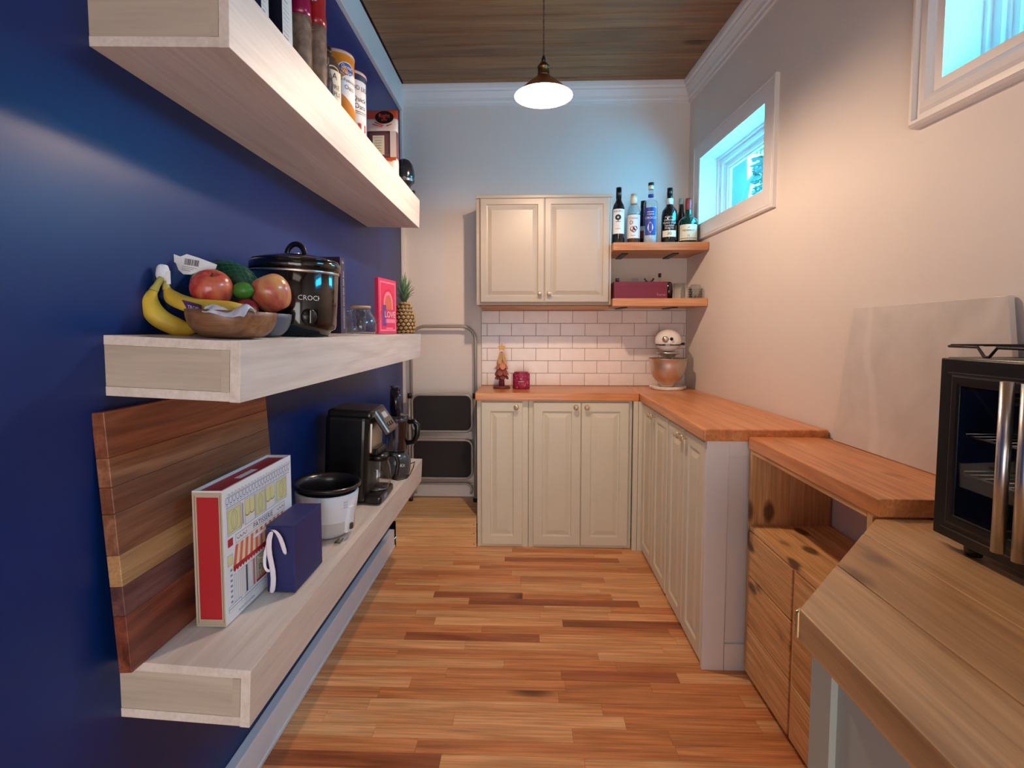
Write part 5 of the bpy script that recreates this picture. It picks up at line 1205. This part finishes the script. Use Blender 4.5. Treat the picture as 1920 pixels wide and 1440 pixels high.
for tier in range(6):
    n = 8 - tier
    for k in range(n):
        a = 2 * PI * (k + 0.5 * (tier % 2)) / n + rl.uniform(-.15, .15); L_f = (0.060, 0.080, 0.095, 0.105, 0.112, 0.118)[tier] * rl.uniform(0.85, 1.1); out_ = (0.050, 0.046, 0.040, 0.032, 0.020, 0.010)[tier] * rl.uniform(0.8, 1.15)
        mb = MB(Matrix.Rotation(a, 4, 'Z')); vs = []
        for i in range(6):
            u = i / 5; w = 0.0085 * (1 - u) ** 0.8 + 0.0002; x = 0.006 + out_ * u ** 1.6 ; z = ph - 0.004 + tier * 0.006 + L_f * (u - 0.25 * u * u * (1 if tier < 3 else 0.2))
            vs += [(x, -w, z), (x - 0.003 * (1 - u), 0, z - .001), (x, w, z)]
        fs = []
        for i in range(5): b = i * 3; fs += [(b, b + 1, b + 4, b + 3), (b + 1, b + 2, b + 5, b + 4)]
        mb.add(vs, fs, 0, True).build('leaf', 'pine_leaf', t, solid=0.0012)

# ================================================================== TOP SHELF
M['navy_card'] = pm('navy_card', (24, 40, 84), 0.5, var=0.05); M['dark_navy'] = pm('dark_navy_card', (22, 26, 50), 0.5, var=0.05)
M['side_white'] = pm('carton_white', (206, 210, 208), 0.55, var=0.02)
def carton(label, y0, y1, mat, h=0.29):
    yc = (y0 + y1) / 2
    t = thing('carton', label, 'carton', (-0.66, yc, ZT_(-0.66) + 0.002), group='navy cartons on the top shelf')
    d = (y1 - y0) / 2
    MB().box(-0.10, 0.082, -d, d, 0, h).build('carton_body', mat, t, bevel=0.001)
    p_ = MB().box(0.082, 0.0826, -d + 0.001, d - 0.001, 0.001, h - 0.001).build('side_panel', 'side_white', t)
    mb = MB(); rl = random.Random(int(y0 * 1000))
    for k in range(26):
        z = 0.012 + k * 0.0105; w = rl.uniform(0.4, 0.9) * 2 * d * 0.8; th_ = rl.choice((0.0006, 0.0010, 0.0018))
        mb.add([(0.0830, -d * 0.8, z), (0.0830, -d * 0.8 + w, z), (0.0830, -d * 0.8 + w, z + th_), (0.0830, -d * 0.8, z + th_)], [(0, 1, 2, 3)])
    o = mb.build('nutrition_print', 'dark_ink', p_); o['kind'] = 'stuff'
    return t
carton('bright navy carton with a white side, nearest on the top shelf', 1.162, 1.196, 'navy_card')
carton('dark navy carton with a broad white printed side, behind the first', 1.262, 1.316, 'dark_navy')
M['magenta'] = pm('magenta_film', (150, 16, 70), 0.25, var=0.12, vs=20, coat=0.4)
M['red_film'] = pm('red_film', (170, 34, 36), 0.25, var=0.18, vs=24, coat=0.4)
M['clear_crinkle'] = pm('grain_filled_clear_film', (136, 112, 96), 0.2, var=0.35, vs=50, coat=0.6, bump=0.5, bs=60)
def pouch(label, c, w, d, h, zsplit, top, bot, seed, cat='bag'):
    t = thing('food_packet', label, cat, c, group='plastic food packets on the top shelf')
    rl = random.Random(seed)
    def body(z0, z1, n):
        mb = MB(); vs = []; m_ = 20
        for j in range(n + 1):
            z = z0 + (z1 - z0) * j / n; u = z / h; q = (1 - (2 * u - 0.85) ** 2 * 0.5) if u > 0.42 else 1.0; q = max(q, 0.12) * (0.82 if u < 0.03 else 1)
            for i in range(m_):
                a = 2 * PI * i / m_; ca, sa = math.cos(a), math.sin(a)
                ex = 0.55
                x = w / 2 * abs(ca) ** ex * (1 if ca > 0 else -1) * (0.97 + 0.03 * q); y_ = d / 2 * q * abs(sa) ** ex * (1 if sa > 0 else -1)
                rj = random.Random(seed * 1000 + int(round(z * 2000)) * 37 + i)
                vs.append((x + rj.uniform(-.0016, .0016), y_ + rj.uniform(-.003, .003), z))
        fs = [(j * m_ + i, j * m_ + (i + 1) % m_, (j + 1) * m_ + (i + 1) % m_, (j + 1) * m_ + i) for j in range(n) for i in range(m_)]
        fs += [tuple(range(m_ - 1, -1, -1)), tuple(range(n * m_, n * m_ + m_))]
        return mb.add(vs, fs, 0, True)
    body(0, zsplit, 8).build('lower_film', bot, t); body(zsplit, h, 8).build('printed_film', top, t)
    return t
z0_ = ZT_(-0.64) + 0.003
pouch('magenta-topped clear packet behind the navy cartons', (-0.640, 1.395, z0_), 0.150, 0.060, 0.30, 0.165, 'magenta', 'clear_crinkle', 3)
t = pouch('tall red-banded clear packet standing behind the magenta one', (-0.640, 1.486, z0_), 0.160, 0.060, 0.36, 0.190, 'red_film', 'clear_crinkle', 5)
mb = MB(); put_text(mb, 'GRAINS', 0.022, (0.035, -0.0335, 0.25), (1, 0, 0), (0, 0, 1)); put_text(mb, 'ORGANIC', 0.012, (0.035, -0.0335, 0.172), (1, 0, 0), (0, 0, 1)); mb.build('lettering', 'lt_ink', t)
t = thing('food_packet', 'low crinkled clear bag between the red packet and the brown jar', 'bag', (-0.575, 1.535 - 0.006, ZT_(-0.575) + 0.002), group='plastic food packets on the top shelf')
rl = random.Random(6); mb = MB().lathe([(0.0005, 0), (0.016, 0.002), (0.018, 0.03), (0.017, 0.07), (0.012, 0.105), (0.006, 0.118), (0.010, 0.135), (0.002, 0.138)], 12, sx=1.0, sy=0.8, smooth=False)
mb.v = [(x + rl.uniform(-.0025, .0025), y_ + rl.uniform(-.0025, .0025), z) for x, y_, z in mb.v]; mb.build('film', pm('dark_crinkle', (96, 88, 90), 0.15, var=0.5, vs=60, coat=0.8), t)
# brown jar
t = thing('jar', 'brown syrup jug with a rounded shoulder and cream label beside the orange canister', 'jar', (-0.600, 1.590, ZT_(-0.6) + 0.002))
R = 0.0435
MB().lathe([(0.0005, 0), (R - 0.003, 0), (R, 0.004), (R, 0.118), (0.041, 0.140), (0.033, 0.160), (0.020, 0.172), (0.016, 0.178), (0.0005, 0.178)], 34).build('glass_body', pm('brown_jug', (92, 68, 58), 0.15, coat=0.5), t)
MB().lathe([(0.018, 0.176), (0.018, 0.194), (0.0005, 0.195)], 24).build('cap', 'brown_bottle', t)
FA = -0.72
mb = MB(); patch(mb, R + 0.0005, 0.012, 0.118, FA - 0.75, FA + 0.75); lb = mb.build('paper_label', 'label_cream', t)
mb = MB(); vs_ = [((R + .0005) * math.cos(FA + 0.5 * math.cos(a)), (R + .0005) * math.sin(FA + 0.5 * math.cos(a)), 0.118 + 0.012 * math.sin(a)) for a in [PI * i / 10 for i in range(11)]]
mb.add(vs_, [tuple(range(11))]).build('label_arch', 'label_cream', lb)
mb = MB(); bend_text(mb, 'PURE', 0.018, R + 0.001, 0.070, FA, sx=1.1); bend_text(mb, 'MAPLE', 0.018, R + 0.001, 0.050, FA); bend_text(mb, 'A', 0.026, R + 0.001, 0.100, FA + 0.1)
mb.build('label_print', pm('maroon_ink', (96, 30, 40), 0.6), lb)
# orange oat canister
FA = -0.60
def canister(label, y, mats, h=0.226, R=0.058):
    t = thing('oat_canister', label, 'canister', (-0.612, y, ZT_(-0.612) + 0.002), group='oat canisters on the top shelf')
    MB().lathe([(0.0005, 0), (R, 0), (R, h - 0.008), (R - 0.001, h - 0.007), (0.0005, h - 0.007)], 40).build('tube', mats[0], t)
    MB().lathe([(R + 0.0012, h - 0.010), (R + 0.0018, h - 0.004), (R + 0.0006, h), (R - 0.004, h), (R - 0.005, h - 0.004), (0.0005, h - 0.004)], 40).build('lid', mats[1], t)
    return t
M['orange'] = pm('canister_orange', (222, 138, 44), 0.35, var=0.02); M['lid_pale'] = pm('pale_plastic_lid', (214, 176, 160), 0.35)
M['oval_blue'] = pm('logo_blue', (30, 76, 160), 0.4)
t = canister('orange oat canister with a blue oval logo', 1.706, ('orange', 'lid_pale')); R = 0.058
mb = MB(); n = 16; R1 = R + 0.0004
zt_ = lambda a: 0.120 + 0.045 * math.sin((a - FA) * 1.1 + 0.9) ; zb_ = lambda a: 0.082 - 0.028 * math.sin((a - FA) * 1.3)
vs_ = []
for i in range(n + 1):
    a = FA - 1.25 + 2.5 * i / n; vs_ += [(R1 * math.cos(a), R1 * math.sin(a), max(0.02, min(zb_(a), 0.11))), (R1 * math.cos(a), R1 * math.sin(a), zt_(a))]
mb.add(vs_, [(2 * i, 2 * i + 2, 2 * i + 3, 2 * i + 1) for i in range(n)], 0, True); lb = mb.build('label_field', 'label_white', t)
def oval(R1, a0, z, ra, rz_, mat, par, name):
    mb = MB(); mb.add([(R1 * math.cos(a0 + ra / R1 * math.cos(q)), R1 * math.sin(a0 + ra / R1 * math.cos(q)), z + rz_ * math.sin(q)) for q in [2 * PI * i / 28 for i in range(28)]], [tuple(range(28))]); return mb.build(name, mat, par)
oval(R + 0.0008, FA, 0.172, 0.030, 0.021, 'label_white', t, 'logo_border'); lg = oval(R + 0.0012, FA, 0.172, 0.027, 0.018, 'oval_blue', t, 'logo')
mb = MB(); bend_text(mb, 'Great', 0.0175, R + 0.0016, 0.178, FA); bend_text(mb, 'Value', 0.0175, R + 0.0016, 0.163, FA); mb.build('lettering', 'label_white', lg)
mb = MB(); bend_text(mb, 'Old-Fashioned', 0.0145, R + 0.0012, 0.138, FA + 0.05); bend_text(mb, 'Oats', 0.020, R + 0.0012, 0.117, FA + 0.15); mb.build('label_print', 'dark_steel', lb)
t = canister('white oat canister with a navy band round its top', 1.832, ('label_white', 'lid_pale'))
mb = MB(); mb.lathe([(R + 0.0005, 0.196), (R + 0.0005, 0.216)], 40, cap=False).build('navy_band', 'navy_card', t)
patch(mb := MB(), R + 0.0006, 0.0, 0.196, FA + 0.62, FA + 0.80); mb.build('blue_stripe', 'oval_blue', t)
mb = MB(); bend_text(mb, 'FOOD LION', 0.0215, R + 0.001, 0.170, FA - 0.04, sx=0.9); bend_text(mb, 'Quick', 0.024, R + 0.001, 0.134, FA); bend_text(mb, 'Oats', 0.024, R + 0.001, 0.110, FA + 0.03)
patch(mb, R + 0.001, 0.092, 0.094, FA - 0.5, FA + 0.5); patch(mb, R + 0.001, 0.086, 0.0875, FA - 0.3, FA + 0.5); mb.build('label_print', 'dark_ink', t)
mb = MB(); patch(mb, R + 0.001, 0.03, 0.055, FA - 0.15, FA + 0.45); mb.build('picture', 'red_film', t)
# cracker bag
t = thing('snack_bag', 'white and orange-red snack bag with a black oval logo on the top shelf', 'bag', (-0.628, 2.300, ZT_(-0.628) + 0.002))
M['bag_white'] = pm('bag_white_film', (222, 208, 198), 0.35, var=0.06, coat=0.2); M['bag_orange'] = pm('bag_orange_film', (206, 78, 44), 0.3, var=0.08, coat=0.3); M['bag_mauve'] = pm('bag_mauve_film', (110, 74, 76), 0.35, var=0.1)
def bagpart(z0, z1, mat, name, off=0.0, w=0.142):
    mb = MB(); n, m_ = 6, 20; vs = []
    for j in range(n + 1):
        z = z0 + (z1 - z0) * j / n; u = z / 0.30; q = 1.0 if u < 0.6 else max(0.10, 1 - ((u - 0.6) / 0.4) ** 1.6 * 0.9)
        for i in range(m_):
            a = 2 * PI * i / m_; ca, sa = math.cos(a), math.sin(a); rj = random.Random(int(z * 3000) * 31 + i)
            vs.append(((w / 2 + off) * abs(ca) ** 0.5 * (1 if ca > 0 else -1) + rj.uniform(-.001, .001), (0.034 * q + off) * abs(sa) ** 0.5 * (1 if sa > 0 else -1), z + (0.010 * math.sin(i * 1.2) * 0.4 if z > 0.29 else 0)))
    fs = [(j * m_ + i, j * m_ + (i + 1) % m_, (j + 1) * m_ + (i + 1) % m_, (j + 1) * m_ + i) for j in range(n) for i in range(m_)] + [tuple(range(m_ - 1, -1, -1)), tuple(range(n * m_, n * m_ + m_))]
    return mb.add(vs, fs, 0, True).build(name, mat, t)
bagpart(0.0, 0.092, 'bag_white', 'lower_film'); bagpart(0.092, 0.205, 'bag_mauve', 'middle_film'); bagpart(0.205, 0.262, 'bag_white', 'upper_film'); bagpart(0.262, 0.302, 'bag_orange', 'top_film')
MB().add([(0.020 + 0.040 * math.cos(q), -0.0300, 0.262 + 0.026 * math.sin(q)) for q in [2 * PI * i / 24 for i in range(24)]], [tuple(range(24))]).build('logo', 'black_plastic', t, solid=0.0015)
mb = MB(); put_text(mb, 'Right', 0.024, (0.020, -0.0310, 0.268), (1, 0, 0), (0, 0, 1)); put_text(mb, 'BITES', 0.010, (0.020, -0.0310, 0.250), (1, 0, 0), (0, 0, 1)); mb.build('lettering', 'bag_orange', t)
MB().box(-0.030, 0.020, -0.0352, -0.0346, 0.105, 0.185).build('text_panel', 'label_cream', t)
mb = MB()
for k in range(6): put_text(mb, 'Nutrition Facts' if k == 0 else 'ingredients', 0.0065, (-0.006, -0.0352, 0.176 - k * 0.011), (1, 0, 0), (0, 0, 1))
mb.build('panel_print', 'dark_ink', t)
for k, (a, b) in enumerate((((-0.03, 0.232), (0.012, 0.222)), ((-0.02, 0.240), (0.016, 0.226)), ((0.03, 0.224), (0.052, 0.232)))):
    MB().tube([(a[0], -0.035, a[1]), (b[0], -0.035, b[1])], 0.0022, 6).build('stick_print', 'bag_orange', t)
MB().box(0.045, 0.071, -0.0354, -0.0348, 0.094, 0.203).build('white_strip', 'bag_white', t)
MB().box(-0.05, 0.070, -0.0356, -0.0350, 0.080, 0.092).build('orange_stripe', 'bag_orange', t)
# black dome appliance
t = thing('dome_grinder', 'small black dome-shaped grinder at the far end of the top shelf', 'grinder', (-0.578, 2.500, ZT_(-0.578) + 0.002))
MB().lathe([(0.030, 0.0), (0.034, 0.004), (0.032, 0.020), (0.026, 0.028), (0.034, 0.040), (0.045, 0.056), (0.0485, 0.082), (0.047, 0.108), (0.040, 0.134), (0.028, 0.152), (0.012, 0.161), (0.0005, 0.163)], 36).build('dome', pm('dome_black', (20, 26, 36), 0.16, coat=0.5), t)
MB().lathe([(0.0465, 0.054), (0.0475, 0.060), (0.0475, 0.066), (0.0485, 0.068)], 36, cap=False).build('ring', 'dark_steel', t)
MB().box(0.020, 0.050, -0.008, 0.012, 0.002, 0.016).build('latch', 'black_plastic', t, bevel=0.003)
t = thing('clothes_peg', 'pale wooden clip standing between the snack bag and the black dome', 'clip', (-0.592, 2.388, ZT_(-0.592) + 0.002))
MB().hexa([(-0.008, -0.004, 0), (0.0, -0.004, 0), (0.0, 0.004, 0), (-0.008, 0.004, 0), (-0.018, -0.004, 0.205), (-0.008, -0.004, 0.205), (-0.008, 0.004, 0.205), (-0.018, 0.004, 0.205)]).build('wooden_jaw', 'birch', t, bevel=0.001)
MB().hexa([(0.004, -0.004, 0), (0.012, -0.004, 0), (0.012, 0.004, 0), (0.004, 0.004, 0), (-0.002, -0.004, 0.185), (0.006, -0.004, 0.185), (0.006, 0.004, 0.185), (-0.002, 0.004, 0.185)]).build('wooden_jaw', 'birch', t, bevel=0.001)
MB().tube([(-0.010, -0.006, 0.10), (0.006, -0.006, 0.10), (0.008, 0.006, 0.104), (-0.010, 0.006, 0.104)], 0.0012, 6, closed=True).build('spring', 'steel', t)
